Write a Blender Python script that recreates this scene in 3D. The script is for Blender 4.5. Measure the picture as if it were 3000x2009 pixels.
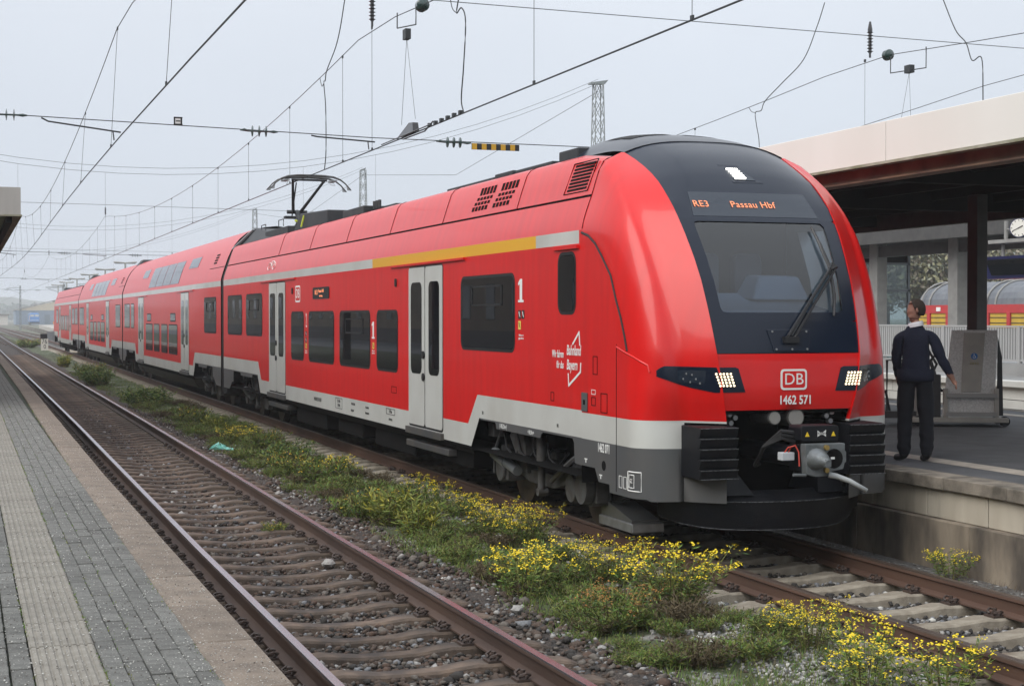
import bpy, bmesh, math, random
import numpy as np
from mathutils import Vector, Matrix
for o in list(bpy.data.objects): bpy.data.objects.remove(o)
S = bpy.context.scene
COL = S.collection
R = math.radians
# ------------------------------------------------------------------ camera, sky, sun, exposure
cd = bpy.data.cameras.new('camera'); cam = bpy.data.objects.new('camera', cd); COL.objects.link(cam)
cam.location = (-7.515, 0, 2.328); cam.rotation_euler = (R(90 - 0.9424), 0, R(-19.33))
cd.sensor_width = 36; cd.lens = 55.08; cd.clip_start = 0.1; cd.clip_end = 4000
S.camera = cam
SUN_AZ, SUN_EL = R(250), R(40)          # compass direction the light comes from (clockwise from +Y), height
W = bpy.data.worlds.new('World'); S.world = W; W.use_nodes = True
nt = W.node_tree; N = nt.nodes; L = nt.links
for n in list(N): N.remove(n)
out = N.new('ShaderNodeOutputWorld'); bg = N.new('ShaderNodeBackground'); bg.inputs[1].default_value = 0.1
sky = N.new('ShaderNodeTexSky'); sky.sky_type = 'NISHITA'; sky.sun_disc = False
sky.sun_elevation = SUN_EL; sky.sun_rotation = SUN_AZ; sky.dust_density = 1; sky.air_density = 1.3
tc = N.new('ShaderNodeTexCoord'); sep = N.new('ShaderNodeSeparateXYZ'); ramp = N.new('ShaderNodeValToRGB')
L.new(tc.outputs['Generated'], sep.inputs[0]); L.new(sep.outputs[2], ramp.inputs[0])
e = ramp.color_ramp.elements                       # high fog over the whole sky: paler upwards, the same all round
e[0].position = 0.0; e[0].color = (.385, .425, .50, 1)
e[1].position = 1.0; e[1].color = (.90, .96, 1.04, 1)
m1 = ramp.color_ramp.elements.new(.16); m1.color = (.485, .515, .57, 1)
m2 = ramp.color_ramp.elements.new(.34); m2.color = (.61, .63, .66, 1)
sc10 = N.new('ShaderNodeVectorMath'); sc10.operation = 'SCALE'; sc10.inputs['Scale'].default_value = 15.6
L.new(ramp.outputs[0], sc10.inputs[0])
mix = N.new('ShaderNodeMix'); mix.data_type = 'RGBA'; mix.inputs[0].default_value = .88
nz = N.new('ShaderNodeTexNoise'); nz.inputs['Scale'].default_value = 2.6; nz.inputs['Detail'].default_value = 5; L.new(tc.outputs['Generated'], nz.inputs['Vector'])
mr = N.new('ShaderNodeMapRange'); mr.inputs[1].default_value = .3; mr.inputs[2].default_value = .7; mr.inputs[3].default_value = .965; mr.inputs[4].default_value = 1.035; L.new(nz.outputs['Fac'], mr.inputs[0])   # faint unevenness of the fog deck, all round
sv = N.new('ShaderNodeVectorMath'); sv.operation = 'SCALE'; L.new(sc10.outputs[0], sv.inputs[0]); L.new(mr.outputs[0], sv.inputs['Scale'])
L.new(sky.outputs[0], mix.inputs[6]); L.new(sv.outputs[0], mix.inputs[7])
L.new(mix.outputs[2], bg.inputs[0]); L.new(bg.outputs[0], out.inputs[0])
sd = bpy.data.lights.new('sun', 'SUN'); sd.energy = 2.3; sd.angle = R(50); sd.color = (1, .965, .91)
sun = bpy.data.objects.new('sun', sd); COL.objects.link(sun)
dv = Vector((-math.sin(SUN_AZ)*math.cos(SUN_EL), -math.cos(SUN_AZ)*math.cos(SUN_EL), -math.sin(SUN_EL)))
sun.rotation_euler = dv.to_track_quat('-Z', 'Y').to_euler()
vs = S.view_settings; vs.view_transform = 'Standard'; vs.look = 'None'; vs.exposure = 0.06; vs.gamma = 1
S.render.engine = 'CYCLES'
cy = S.cycles; cy.use_denoising = True; cy.max_bounces = 6; cy.diffuse_bounces = 3; cy.glossy_bounces = 3
cy.transparent_max_bounces = 12; cy.volume_bounces = 1; cy.transmission_bounces = 4
cy.caustics_reflective = False; cy.caustics_refractive = False; cy.sample_clamp_indirect = 4; cy.blur_glossy = .2
rnd = random.Random(7)

# ------------------------------------------------------------------ materials
MATS = {}
def M(name, col, rough=.6, metal=0., coat=0., col2=None, scale=6., bump=0., bscale=60., var=0., emit=None, es=1.,
      spec=.5, stretch=None, mixlo=.35, mixhi=.65, detail=6., col3=None, scale3=1.3, lo3=.5, hi3=.75, alpha=1.):
    """procedural surface: colour mixed from two or three noises, bump relief, optional variation per object"""
    if name in MATS: return MATS[name]
    m = bpy.data.materials.new(name); m.use_nodes = True; MATS[name] = m
    t = m.node_tree; n = t.nodes; l = t.links; b = n['Principled BSDF']
    b.inputs['Base Color'].default_value = (*col, 1); b.inputs['Roughness'].default_value = rough
    b.inputs['Metallic'].default_value = metal; b.inputs['Coat Weight'].default_value = coat
    b.inputs['Coat Roughness'].default_value = .06; b.inputs['Specular IOR Level'].default_value = spec
    src = None; vec = None
    if col2 or bump or col3:
        tcn = n.new('ShaderNodeTexCoord'); vec = tcn.outputs['Object']
        if stretch:
            mp = n.new('ShaderNodeMapping'); mp.inputs['Scale'].default_value = stretch; l.new(vec, mp.inputs[0]); vec = mp.outputs[0]
    def noise(sc, det):
        k = n.new('ShaderNodeTexNoise'); k.inputs['Scale'].default_value = sc; k.inputs['Detail'].default_value = det
        l.new(vec, k.inputs['Vector']); return k.outputs['Fac']
    def mixc(fac, a, c):
        k = n.new('ShaderNodeMix'); k.data_type = 'RGBA'; l.new(fac, k.inputs[0])
        if isinstance(a, tuple): k.inputs[6].default_value = (*a, 1)
        else: l.new(a, k.inputs[6])
        k.inputs[7].default_value = (*c, 1); return k.outputs[2]
    def rng(fac, lo, hi):
        k = n.new('ShaderNodeMapRange'); l.new(fac, k.inputs[0]); k.inputs[1].default_value = lo; k.inputs[2].default_value = hi; return k.outputs[0]
    if col2: src = mixc(rng(noise(scale, detail), mixlo, mixhi), col, col2)
    if col3: src = mixc(rng(noise(scale3, 5), lo3, hi3), src if src else col, col3)
    if var:
        oi = n.new('ShaderNodeObjectInfo'); k = n.new('ShaderNodeMapRange'); l.new(oi.outputs['Random'], k.inputs[0])
        k.inputs[3].default_value = 1 - var; k.inputs[4].default_value = 1 + var
        h = n.new('ShaderNodeHueSaturation'); l.new(k.outputs[0], h.inputs['Value'])
        if src: l.new(src, h.inputs['Color'])
        else: h.inputs['Color'].default_value = (*col, 1)
        src = h.outputs[0]
    if src: l.new(src, b.inputs['Base Color'])
    if bump:
        bp = n.new('ShaderNodeBump'); bp.inputs['Strength'].default_value = bump; bp.inputs['Distance'].default_value = .02
        l.new(noise(bscale, 5), bp.inputs['Height']); l.new(bp.outputs[0], b.inputs['Normal'])
    if emit: b.inputs['Emission Color'].default_value = (*emit, 1); b.inputs['Emission Strength'].default_value = es
    return m

def glassmat(name, tint, rough=.03, ior=1.6):
    """see-through pane: clear tinted glass with its mirror reflection"""
    m = bpy.data.materials.new(name); m.use_nodes = True; MATS[name] = m; t = m.node_tree; n = t.nodes; l = t.links
    n.remove(n['Principled BSDF']); o = n['Material Output']
    tr = n.new('ShaderNodeBsdfTransparent'); tr.inputs[0].default_value = (*tint, 1)
    g = n.new('ShaderNodeBsdfGlossy'); g.inputs['Roughness'].default_value = rough
    fr = n.new('ShaderNodeFresnel'); fr.inputs[0].default_value = ior; g.inputs[0].default_value = (1, 1, 1, 1)
    mx = n.new('ShaderNodeMixShader'); l.new(fr.outputs[0], mx.inputs[0]); l.new(tr.outputs[0], mx.inputs[1]); l.new(g.outputs[0], mx.inputs[2])
    l.new(mx.outputs[0], o.inputs[0]); return m

# ------------------------------------------------------------------ mesh helpers
class MB:
    """collects faces; build() links them as ONE mesh object"""
    def __init__(s): s.v = []; s.f = []; s.m = []
    def poly(s, pts, mi=0):
        k = len(s.v); s.v += [tuple(p) for p in pts]; s.f.append(tuple(range(k, k + len(pts)))); s.m.append(mi); return s
    def box(s, x0, x1, y0, y1, z0, z1, mi=0):
        return s.hexa([(x0, y0, z0), (x1, y0, z0), (x1, y1, z0), (x0, y1, z0), (x0, y0, z1), (x1, y0, z1), (x1, y1, z1), (x0, y1, z1)], mi)
    def hexa(s, p, mi=0):
        k = len(s.v); s.v += [tuple(q) for q in p]
        for a in ((3, 2, 1, 0), (4, 5, 6, 7), (0, 1, 5, 4), (1, 2, 6, 5), (2, 3, 7, 6), (3, 0, 4, 7)):
            s.f.append(tuple(k + i for i in a)); s.m.append(mi)
        return s
    def tube(s, pts, r, n=6, mi=0, caps=True):
        pts = [Vector(p) for p in pts]; rr = r if isinstance(r, (list, tuple)) else [r]*len(pts)
        k = len(s.v); up = Vector((0, 0, 1))
        for i, p in enumerate(pts):
            d = (pts[min(i+1, len(pts)-1)] - pts[max(i-1, 0)])
            d = d.normalized() if d.length > 1e-9 else Vector((0, 0, 1))
            a = d.cross(up)
            if a.length < .05: a = d.cross(Vector((1, 0, 0)))
            a.normalize(); b = d.cross(a)
            for j in range(n):
                t = 2*math.pi*j/n; s.v.append(tuple(p + (a*math.cos(t) + b*math.sin(t))*rr[i]))
        for i in range(len(pts)-1):
            for j in range(n):
                q = (j+1) % n; s.f.append((k+i*n+j, k+i*n+q, k+(i+1)*n+q, k+(i+1)*n+j)); s.m.append(mi)
        if caps:
            s.f.append(tuple(k+j for j in range(n))[::-1]); s.m.append(mi)
            s.f.append(tuple(k+(len(pts)-1)*n+j for j in range(n))); s.m.append(mi)
        return s
    def prism(s, pts, fn, lo, hi, mi=0):
        """2-D outline swept from lo to hi; fn(u, v, w) -> xyz"""
        k = len(s.v); n = len(pts)
        s.v += [tuple(fn(u, v, lo)) for u, v in pts] + [tuple(fn(u, v, hi)) for u, v in pts]
        s.f.append(tuple(range(k, k+n))[::-1]); s.m.append(mi); s.f.append(tuple(range(k+n, k+2*n))); s.m.append(mi)
        for i in range(n):
            j = (i+1) % n; s.f.append((k+i, k+j, k+n+j, k+n+i)); s.m.append(mi)
        return s
    def grid(s, rows, mi=0, wrap=False):
        """rows of equal length; mi may be a function(i, j)"""
        k = len(s.v); c = len(rows[0])
        for r in rows: s.v += [tuple(p) for p in r]
        for i in range(len(rows)-1):
            for j in range(c if wrap else c-1):
                q = (j+1) % c; s.f.append((k+i*c+j, k+i*c+q, k+(i+1)*c+q, k+(i+1)*c+j)); s.m.append(mi(i, j) if callable(mi) else mi)
        return s
    def mesh(s, name, mats, smooth=False):
        me = bpy.data.meshes.new(name); me.from_pydata(s.v, [], s.f)
        for m in (mats if isinstance(mats, (list, tuple)) else [mats]): me.materials.append(m)
        me.polygons.foreach_set('material_index', s.m)
        if smooth: me.polygons.foreach_set('use_smooth', [True]*len(s.f))
        me.update(); return me
    def build(s, name, mats, parent=None, smooth=False, bevel=0, fix=True, loc=None, angle=None):
        me = s.mesh(name, mats, smooth)
        if fix:
            b = bmesh.new(); b.from_mesh(me); bmesh.ops.remove_doubles(b, verts=b.verts, dist=1e-5)
            bmesh.ops.recalc_face_normals(b, faces=b.faces); b.to_mesh(me); b.free()
        o = link(name, me, parent)
        if loc: o.location = loc
        if bevel:
            md = o.modifiers.new('bevel', 'BEVEL'); md.width = bevel; md.segments = 2; md.limit_method = 'ANGLE'; md.angle_limit = R(40)
        if angle: smooth_by_angle(me, angle)
        return o
def smooth_by_angle(me, deg):
    me.polygons.foreach_set('use_smooth', [True]*len(me.polygons))
    b = bmesh.new(); b.from_mesh(me)
    for ed in b.edges:
        if len(ed.link_faces) == 2 and ed.calc_face_angle(0) > R(deg): ed.smooth = False
    b.to_mesh(me); b.free()
def link(name, me, parent=None):
    o = bpy.data.objects.new(name, me); COL.objects.link(o)
    if parent: o.parent = parent
    return o
def tag(o, label, cat, group=None):
    o['label'] = label; o['category'] = cat
    if group: o['group'] = group
    return o
def thing(name, label, cat, loc=(0, 0, 0), rz=0, group=None):
    o = link(name, None); o.location = loc; o.rotation_euler = (0, 0, rz); o.empty_display_size = .2
    return tag(o, label, cat, group)
def struct(o, label=None):
    o['kind'] = 'structure'
    if label: o['label'] = label
    return o
def stuff(o, label=None, cat=None):
    o['kind'] = 'stuff'
    if label: o['label'] = label
    if cat: o['category'] = cat
    return o
def copy_tree(o, parent=None):
    c = o.copy(); COL.objects.link(c)
    if parent: c.parent = parent
    for ch in list(o.children): copy_tree(ch, c)
    return c
SIDE = Matrix(((0, 0, -1), (-1, 0, 0), (0, 1, 0)))       # lettering on a face that looks to -X
FRONT = Matrix(((1, 0, 0), (0, 0, -1), (0, 1, 0)))       # lettering on a face that looks to -Y
def text(name, body, size, mat, parent, loc, rot=SIDE, sx=1., align='CENTER', depth=.001, shear=0., space=1., bold=0.):
    c = bpy.data.curves.new(name, 'FONT'); c.body = body; c.size = size; c.align_x = align; c.align_y = 'CENTER'
    c.extrude = depth; c.shear = shear; c.space_character = space; c.resolution_u = 3; c.offset = size*bold
    o = bpy.data.objects.new(name, c); COL.objects.link(o)
    dg = bpy.context.evaluated_depsgraph_get(); me = bpy.data.meshes.new_from_object(o.evaluated_get(dg))
    bpy.data.objects.remove(o); bpy.data.curves.remove(c)
    me.transform(Matrix.Translation(Vector(loc)) @ rot.to_4x4() @ Matrix.Diagonal((sx, 1, 1, 1)))
    me.materials.clear(); me.materials.append(mat)
    return link(name, me, parent)
def rrect(x0, x1, z0, z1, r, n=4):
    """rounded rectangle outline"""
    p = []
    for cx, cz, a in ((x1-r, z1-r, 0), (x0+r, z1-r, 90), (x0+r, z0+r, 180), (x1-r, z0+r, 270)):
        for i in range(n+1):
            t = R(a + 90*i/n); p.append((cx + r*math.cos(t), cz + r*math.sin(t)))
    return p
def interp(x, tab):
    xs = [q[0] for q in tab]; return tuple(float(np.interp(x, xs, [q[k] for q in tab])) for k in range(1, len(tab[0])))
# ------------------------------------------------------------------ shared materials
RED = M('traffic_red_paint', (.68, .004, .003), .38, coat=.38, spec=.4, col2=(.60, .006, .005), scale=2.2, stretch=(1, 3, .35), bump=.012, bscale=3)
RED.node_tree.nodes['Principled BSDF'].inputs['Coat IOR'].default_value = 1.5; RED.node_tree.nodes['Principled BSDF'].inputs['Coat Roughness'].default_value = .09
WHITE = M('light_grey_paint', (.60, .61, .58), .34, coat=.5, col2=(.53, .53, .50), scale=1.5, col3=(.44, .42, .37), scale3=.7, lo3=.55, hi3=.85)
GREY = M('basalt_grey_paint', (.085, .09, .095), .38, coat=.3, col2=(.10, .10, .10), scale=2)
DARKG = M('underframe_grey', (.05, .052, .056), .55, col2=(.075, .068, .06), scale=3)
BLACK = M('gloss_black_paint', (.005, .010, .023), .28, coat=.12, spec=.33)
MATT = M('matt_black', (.004, .005, .008), .5, col2=(.007, .007, .009), scale=8, bump=.15, bscale=90, spec=.3, col3=(.16, .16, .155), scale3=150, lo3=.70, hi3=.76)
RUBBER = M('black_rubber', (.010, .010, .011), .6)
SOOT = M('underfloor_dark', (.005, .005, .005), .9, col2=(.008, .007, .007), scale=5, spec=.1)
STEEL = M('cast_steel_grey', (.10, .102, .105), .55, metal=.1, col2=(.06, .054, .047), scale=7, bump=.2, bscale=40)
ALU = M('bare_aluminium', (.42, .43, .44), .38, metal=.7, col2=(.33, .33, .33), scale=9)
WHEEL = M('wheel_steel', (.06, .05, .045), .5, metal=.5, col2=(.10, .075, .055), scale=6)
GLASS = M('tinted_window_glass', (.004, .005, .007), .015, spec=.6)
GLASSG = M('roof_window_glass', (.02, .035, .06), .06, spec=.5)
YEL = M('first_class_yellow', (.85, .44, .02), .3, coat=.6)
LETW = M('white_lettering', (.80, .80, .78), .5)
LETB = M('black_lettering', (.02, .02, .02), .5)
LED = M('lit_led', (1, .95, .85), .4, emit=(1.0, .80, .48), es=1.5)
LEDW = M('lit_led_white', (1, 1, 1), .4, emit=(1, .97, .9), es=3.)
LEDO = M('amber_matrix', (.5, .15, .06), .5, emit=(1.0, .33, .16), es=.9)
ROOFD = M('roof_equipment_black', (.022, .024, .028), .55, col2=(.035, .035, .037), scale=4)

train = thing('regional_train', 'red regional double-deck electric train with black nose standing at the platform', 'train', (0, 13.3, 0))
def tp(o):                                     # the train's origin lies at its nose; parts keep world numbers
    o.matrix_parent_inverse = Matrix.Translation((0, -13.3, 0)); return o
class TMB(MB):
    def build(s, name, mats, parent=None, **k):
        o = MB.build(s, name, mats, parent, **k)
        if parent is train: tp(o)
        return o
def ttext(*a, **k):
    o = text(*a, **k)
    if o.parent is train: tp(o)
    return o
# ------------------------------------------------------------------ car shells
XS = 1.41
SEC_END = [(1.41, 3.24), (1.392, 3.33), (1.355, 3.45), (1.305, 3.588), (1.287, 3.592), (1.287, 3.612), (1.296, 3.615), (1.235, 3.81), (1.17, 4.0), (1.12, 4.065), (1.047, 4.10), (.9, 4.115), (0, 4.12)]
SEC_DD = [(1.41, 3.24), (1.392, 3.33), (1.35, 3.47), (1.30, 3.62), (1.24, 3.79), (1.16, 3.97), (1.06, 4.14), (.93, 4.30), (.76, 4.44), (.54, 4.54), (.28, 4.60), (0, 4.63)]
SKIRT = [(15.2, .78), (15.40, .79), (15.42, 1.0), (15.46, 1.045), (16.36, 1.045), (16.42, 1.02), (16.45, .975), (17.98, .975), (18.0, 1.03), (18.04, 1.05), (18.60, 1.05)]
def shell(name, y0, y1, sec, ya, yb, mirror=None, stripe=None, label=None):
    """car body: planar flanks split into paint zones, curved roof; ya / yb = inner ends of the two bogie zones"""
    b = TMB()
    lo = [(y0, 1.355), (ya, 1.355), (ya+.38, .97), (yb-.38, .97), (yb, 1.355), (y1, 1.355)]
    wl = [(y0, 1.068), (ya-.08, 1.068), (ya+.25, .69), (yb-.25, .69), (yb+.08, 1.068), (y1, 1.068)]
    for s in (-1, 1):
        P = lambda y, z: (s*XS, y, z)
        for i in range(5):
            (a, za), (c, zc) = lo[i], lo[i+1]; (d, zd), (e_, ze) = wl[i], wl[i+1]
            b.poly([P(a, za), P(c, zc), P(c, 3.10), P(a, 3.10)], 0)
            b.poly([P(d, zd), P(e_, ze), P(c, zc), P(a, za)], 1)
        for (a, c, k) in (stripe or [(y0, y1, 1)]):
            b.poly([P(a, 3.10), P(c, 3.10), P(c, 3.24), P(a, 3.24)], k)
        b.poly([P(ya+.25, .69), P(yb-.25, .69), (s*1.36, yb-.25, .585), (s*1.36, ya+.25, .585)], 3)
        # grey skirts over the bogies, with the wheel openings left free
        for k in (0, 1):
            if k == 0: prof = [(max(y0, ya - 18.72 + q), z) for q, z in SKIRT]; e0, e1 = y0, ya-.08
            else: prof = [(min(y1, yb + 18.72 - q), z) for q, z in SKIRT]; e0, e1 = y1, yb+.08
            if abs(prof[0][0] - e0) > .02: prof = [(e0, .60), (prof[0][0] + (e0-prof[0][0])*.3, .60)] + prof
            top = [(y, 1.068) for y, z in prof]
            for i in range(len(prof)-1):
                if abs(prof[i][0] - prof[i+1][0]) < 1e-4: continue
                b.poly([P(*prof[i]), P(*prof[i+1]), P(*top[i+1]), P(*top[i])], 2)
        # closing sheets behind the openings
        b.poly([(s*.84, y0, .62), (s*.84, y1, .62), (s*.84, y1, 1.3), (s*.84, y0, 1.3)], 3)
    half = [(x, z) for x, z in sec]
    full = [(-x, z) for x, z in half] + [(x, z) for x, z in half[::-1][1:]]
    cap = [(x, min(4.015, 3.93 + (z-3.93)*.5) if z > 3.93 else z) for x, z in full] if y0 == 15.2 else full
    rows = [[(x, y0, z) for x, z in cap]] + ([[(x, 16.0, z) for x, z in full]] if y0 == 15.2 else []) + [[(x, y1, z) for x, z in full]]
    n = len(half)
    dark = {3, 4} if sec is SEC_END else set()
    b.grid(rows, lambda i, j: 3 if (j in dark or (len(full)-2-j) in dark) else (4 if sec is SEC_END and 9 < j < len(full)-11 else 0))
    b.poly([(-XS, y0, .66), (XS, y0, .66), (XS, y1, .66), (-XS, y1, .66)], 3)
    for y in (y0, y1):
        b.poly([(-XS, y, .6), (-XS, y, 3.24)] + [(x, y, z) for x, z in (cap if y == y0 else full)] + [(XS, y, .6)], 3)
    o = b.build(name, [RED, WHITE, GREY, SOOT, ROOFD, YEL], train, fix=False)
    bm = bmesh.new(); bm.from_mesh(o.data); bmesh.ops.remove_doubles(bm, verts=bm.verts, dist=1e-4)
    bmesh.ops.recalc_face_normals(bm, faces=bm.faces)
    for f in bm.faces: f.smooth = abs(f.normal.y) < .5 and f.normal.z > .01
    for ed in bm.edges:
        if len(ed.link_faces) != 2 or ed.link_faces[0].normal.angle(ed.link_faces[1].normal, 3) > R(20): ed.smooth = False
    bm.to_mesh(o.data); bm.free()
    if label: o['label'] = label
    return o
shell('car_body', 15.2, 38.98, SEC_END, 18.72, 34.19, stripe=[(15.28, 16.59, 1), (16.59, 24.05, 5), (24.05, 38.98, 1), (15.2, 15.28, 0)], label='single-deck leading car body with yellow first-class band')
shell('car_body', 39.42, 64.78, SEC_DD, 44.12, 60.08, label='first double-deck middle car body')
shell('car_body', 65.14, 90.14, SEC_DD, 69.84, 85.44, label='second double-deck middle car body')
shell('car_body', 90.5, 114.2, SEC_END, 95.3, 110.7, label='single-deck rear car body far back in the mist')
for y0, y1, z in ((38.97, 39.43, 4.05), (64.77, 65.15, 4.3), (90.13, 90.51, 4.05)):        # bellows between the cars
    b = TMB()
    for k in range(4):
        a = y0 + (y1-y0)*k/4; c = y0 + (y1-y0)*(k+1)/4; m = (a+c)/2
        for s in (-1, 1):
            pr_ = [(1.39, .45), (1.39, 3.24), (1.28, 3.6), (1.14, 3.97), (.9, z)]
            b.grid([[(s*(x-.05), a, q) for x, q in pr_], [(s*x, m, q) for x, q in pr_], [(s*(x-.05), c, q) for x, q in pr_]])
        b.poly([(-.9, a, z), (.9, a, z), (.9, c, z), (-.9, c, z)])
    b.build('gangway_bellows', RUBBER, train)
# black fairing that rises from the leading car's roof to the first double-deck car
b = TMB(); b.hexa([(-1.0, 35.2, 4.10), (1.0, 35.2, 4.10), (1.0, 39.0, 4.08), (-1.0, 39.0, 4.08), (-.7, 34.9, 4.16), (.7, 34.9, 4.16), (.66, 38.6, 4.50), (-.66, 38.6, 4.50)])
b.hexa([(-1.15, 39.0, 4.0), (1.15, 39.0, 4.0), (.98, 40.3, 4.06), (-.98, 40.3, 4.06), (-.68, 38.6, 4.50), (.68, 38.6, 4.50), (.5, 39.9, 4.60), (-.5, 39.9, 4.60)])
b.build('roof_fairing', ROOFD, train, bevel=.02)
b = TMB()                                                    # lighter slat along its slanting edge, two grab rails
b.tube([(-1.14, 39.25, 4.02), (-.70, 38.75, 4.5)], .025, 6); b.build('fairing_trim', ALU, train)
for y in (38.2, 36.0):
    b = TMB(); b.tube([(-.6, y, 4.4), (-.6, y, 4.56), (-.6, y-.55, 4.56), (-.6, y-.55, 4.4)], .012, 5); b.build('roof_grab_rail', ROOFD, train)
for y, zz in ((65.0, 4.45), (90.3, 4.45)):
    b = TMB(); b.hexa([(-1.1, y-.6, 4.03), (1.1, y-.6, 4.03), (1.1, y+1.2, 4.03), (-1.1, y+1.2, 4.03), (-.6, y-.3, zz+.2), (.6, y-.3, zz+.2), (.6, y+.5, zz+.2), (-.6, y+.5, zz+.2)])
    b.build('roof_fairing', ROOFD, train, bevel=.02)
def on_sec(sec, z):                                          # outward point on a roof section
    return float(np.interp(z, [q[1] for q in sec], [q[0] for q in sec]))
# roof panel joints and grilles of the leading car
for y in (17.55, 20.6, 23.4, 26.3, 29.3, 32.4):
    b = TMB(); b.tube([(-x-.001, y, z) for x, z in SEC_END[6:12]], .006, 5); b.build('roof_joint', SOOT, train)
def curved_panel(name, y0, y1, z0, z1, sec, mat, off=.006, n=5, skew=0., rim=None):
    b = TMB(); rows = []
    for i in range(n+1):
        z = z0 + (z1-z0)*i/n; x = -on_sec(sec, z) - off; sh = skew*i/n
        rows.append([(x, y0+sh, z), (x, y1+sh, z)])
    b.grid(rows)
    k = TMB()
    for j in (0, 1):
        for r0, r1 in zip(rows, rows[1:]):
            b.poly([r0[j], r1[j], (r1[j][0]+off+.01, *r1[j][1:]), (r0[j][0]+off+.01, *r0[j][1:])])
    for r in (rows[0], rows[-1]): b.poly([r[0], r[1], (r[1][0]+off+.01, *r[1][1:]), (r[0][0]+off+.01, *r[0][1:])])
    return b.build(name, mat, train)
for gy in (17.78, 18.62):                                    # two fan grilles, four rows of slots
    for r_, (za, zb) in enumerate(((3.89, 3.985), (3.825, 3.862), (3.765, 3.802), (3.69, 3.745))):
        for k in range(5):
            y = gy + .13*k + (.05*r_) + (0 if gy < 18 else 0)
            curved_panel('grille_slot', y, y+.088, za, zb, SEC_END, SOOT, n=2, off=.004)
for k in range(8):                                           # slotted vent just behind the nose
    z = 3.69 + .038*k
    curved_panel('vent_slot', 15.42 - .006*k, 15.98 - .006*k, z, z+.024, SEC_END, SOOT, n=1, off=.004)
b = TMB(); fr = [(-on_sec(SEC_END, z)-.004, y, z) for y, z in ((15.36, 3.665), (16.05, 3.665), (16.0, 4.0), (15.31, 4.0), (15.36, 3.665))]
b.tube(fr, .006, 4); b.build('vent_rim', SOOT, train)
# roof equipment in the trough between the red edges
def roofbox(y0, y1, x0, x1, h, name='roof_box', z=4.10):
    b = TMB(); b.box(x0, x1, y0, y1, z, z+h); return b.build(name, ROOFD, train, bevel=.015)
roofbox(16.6, 17.2, -.9, .9, .16); roofbox(17.3, 18.6, -.95, .95, .07); roofbox(18.7, 19.4, -.95, .95, .085); roofbox(19.5, 21.6, -.93, .93, .065)
roofbox(22.0, 24.5, -.9, .9, .045); roofbox(26.6, 28.2, -.92, .9, .17); roofbox(25.3, 26.5, -.7, .7, .13)
b = TMB()
for k in range(3): b.tube([(-.75, 26.5-.18*k, 4.2), (-.75, 26.5-.18*k, 4.34)], .03, 6)
b.build('roof_insulator', ROOFD, train)
b = TMB(); b.hexa([(-.8, 30.0, 4.12), (.8, 30.0, 4.12), (.8, 33.4, 4.12), (-.8, 33.4, 4.12), (-.8, 30.0, 4.42), (.8, 30.0, 4.42), (.8, 32.6, 4.50), (-.8, 32.6, 4.50)])
b.build('roof_box', ROOFD, train, bevel=.02)
b = TMB(); b.tube([(-.8, 32.2, 4.44), (-.86, 32.2, 4.2)], .02, 5); b.tube([(-.3, 34.9, 4.44), (-.55, 34.3, 4.46)], .03, 5)
b.build('earthing_strap', M('yellow_green_strap', (.55, .6, .05), .6), train)
roofbox(34.2, 36.9, -.75, .75, .24, 'pantograph_base')
# pantograph
b = TMB()
b.tube([(0, 36.15, 4.36), (0, 36.85, 4.82)], [.085, .065], 8); b.tube([(-.24, 36.85, 4.82), (.24, 36.85, 4.82)], .045, 8)
for s in (-1, 1): b.tube([(s*.09, 36.85, 4.83), (s*.37, 35.5, 5.47)], [.04, .03], 7)
b.tube([(-.1, 36.95, 4.72), (-.28, 35.55, 5.40)], .016, 5)
b.tube([(0, 36.6, 4.6), (0, 37.05, 4.42)], .05, 7); b.box(-.3, .1, 36.72, 36.96, 4.66, 4.72)
pant = b.build('pantograph', ROOFD, train)
b = MB()
b.tube([(-.40, 35.5, 5.47), (.42, 35.5, 5.47)], .03, 6)
b.tube([(-.35, 35.5, 5.42), (-.15, 35.45, 5.48)], .014, 5); b.tube([(.37, 35.5, 5.42), (.17, 35.45, 5.48)], .014, 5)
b.build('cross_tube', ROOFD, pant)
HORN = [(-.93, 5.24), (-.80, 5.38), (-.68, 5.47), (-.52, 5.525), (-.3, 5.545), (0, 5.55), (.3, 5.545), (.52, 5.525), (.68, 5.47), (.80, 5.38), (.93, 5.24)]
for y in (35.25, 35.72):
    b = MB(); b.tube([(x, y, z) for x, z in HORN], [.012, .016, .02, .026, .03, .03, .03, .026, .02, .016, .012], 6); b.build('contact_strip', STEEL, pant)
for s in (-1, 1):
    b = MB(); b.poly([(s*.82, 35.25, 5.36), (s*.95, 35.25, 5.23), (s*.84, 35.25, 5.23)]); b.poly([(s*.82, 35.72, 5.36), (s*.95, 35.72, 5.23), (s*.84, 35.72, 5.23)])
    b.box(s*.55-.06, s*.55+.06, 35.3, 35.7, 5.43, 5.47); b.tube([(s*.5, 35.3, 5.45), (s*.56, 35.3, 5.34), (s*.46, 35.35, 5.36)], .008, 4)
    b.build('horn', ALU, pant, fix=False)
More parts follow.
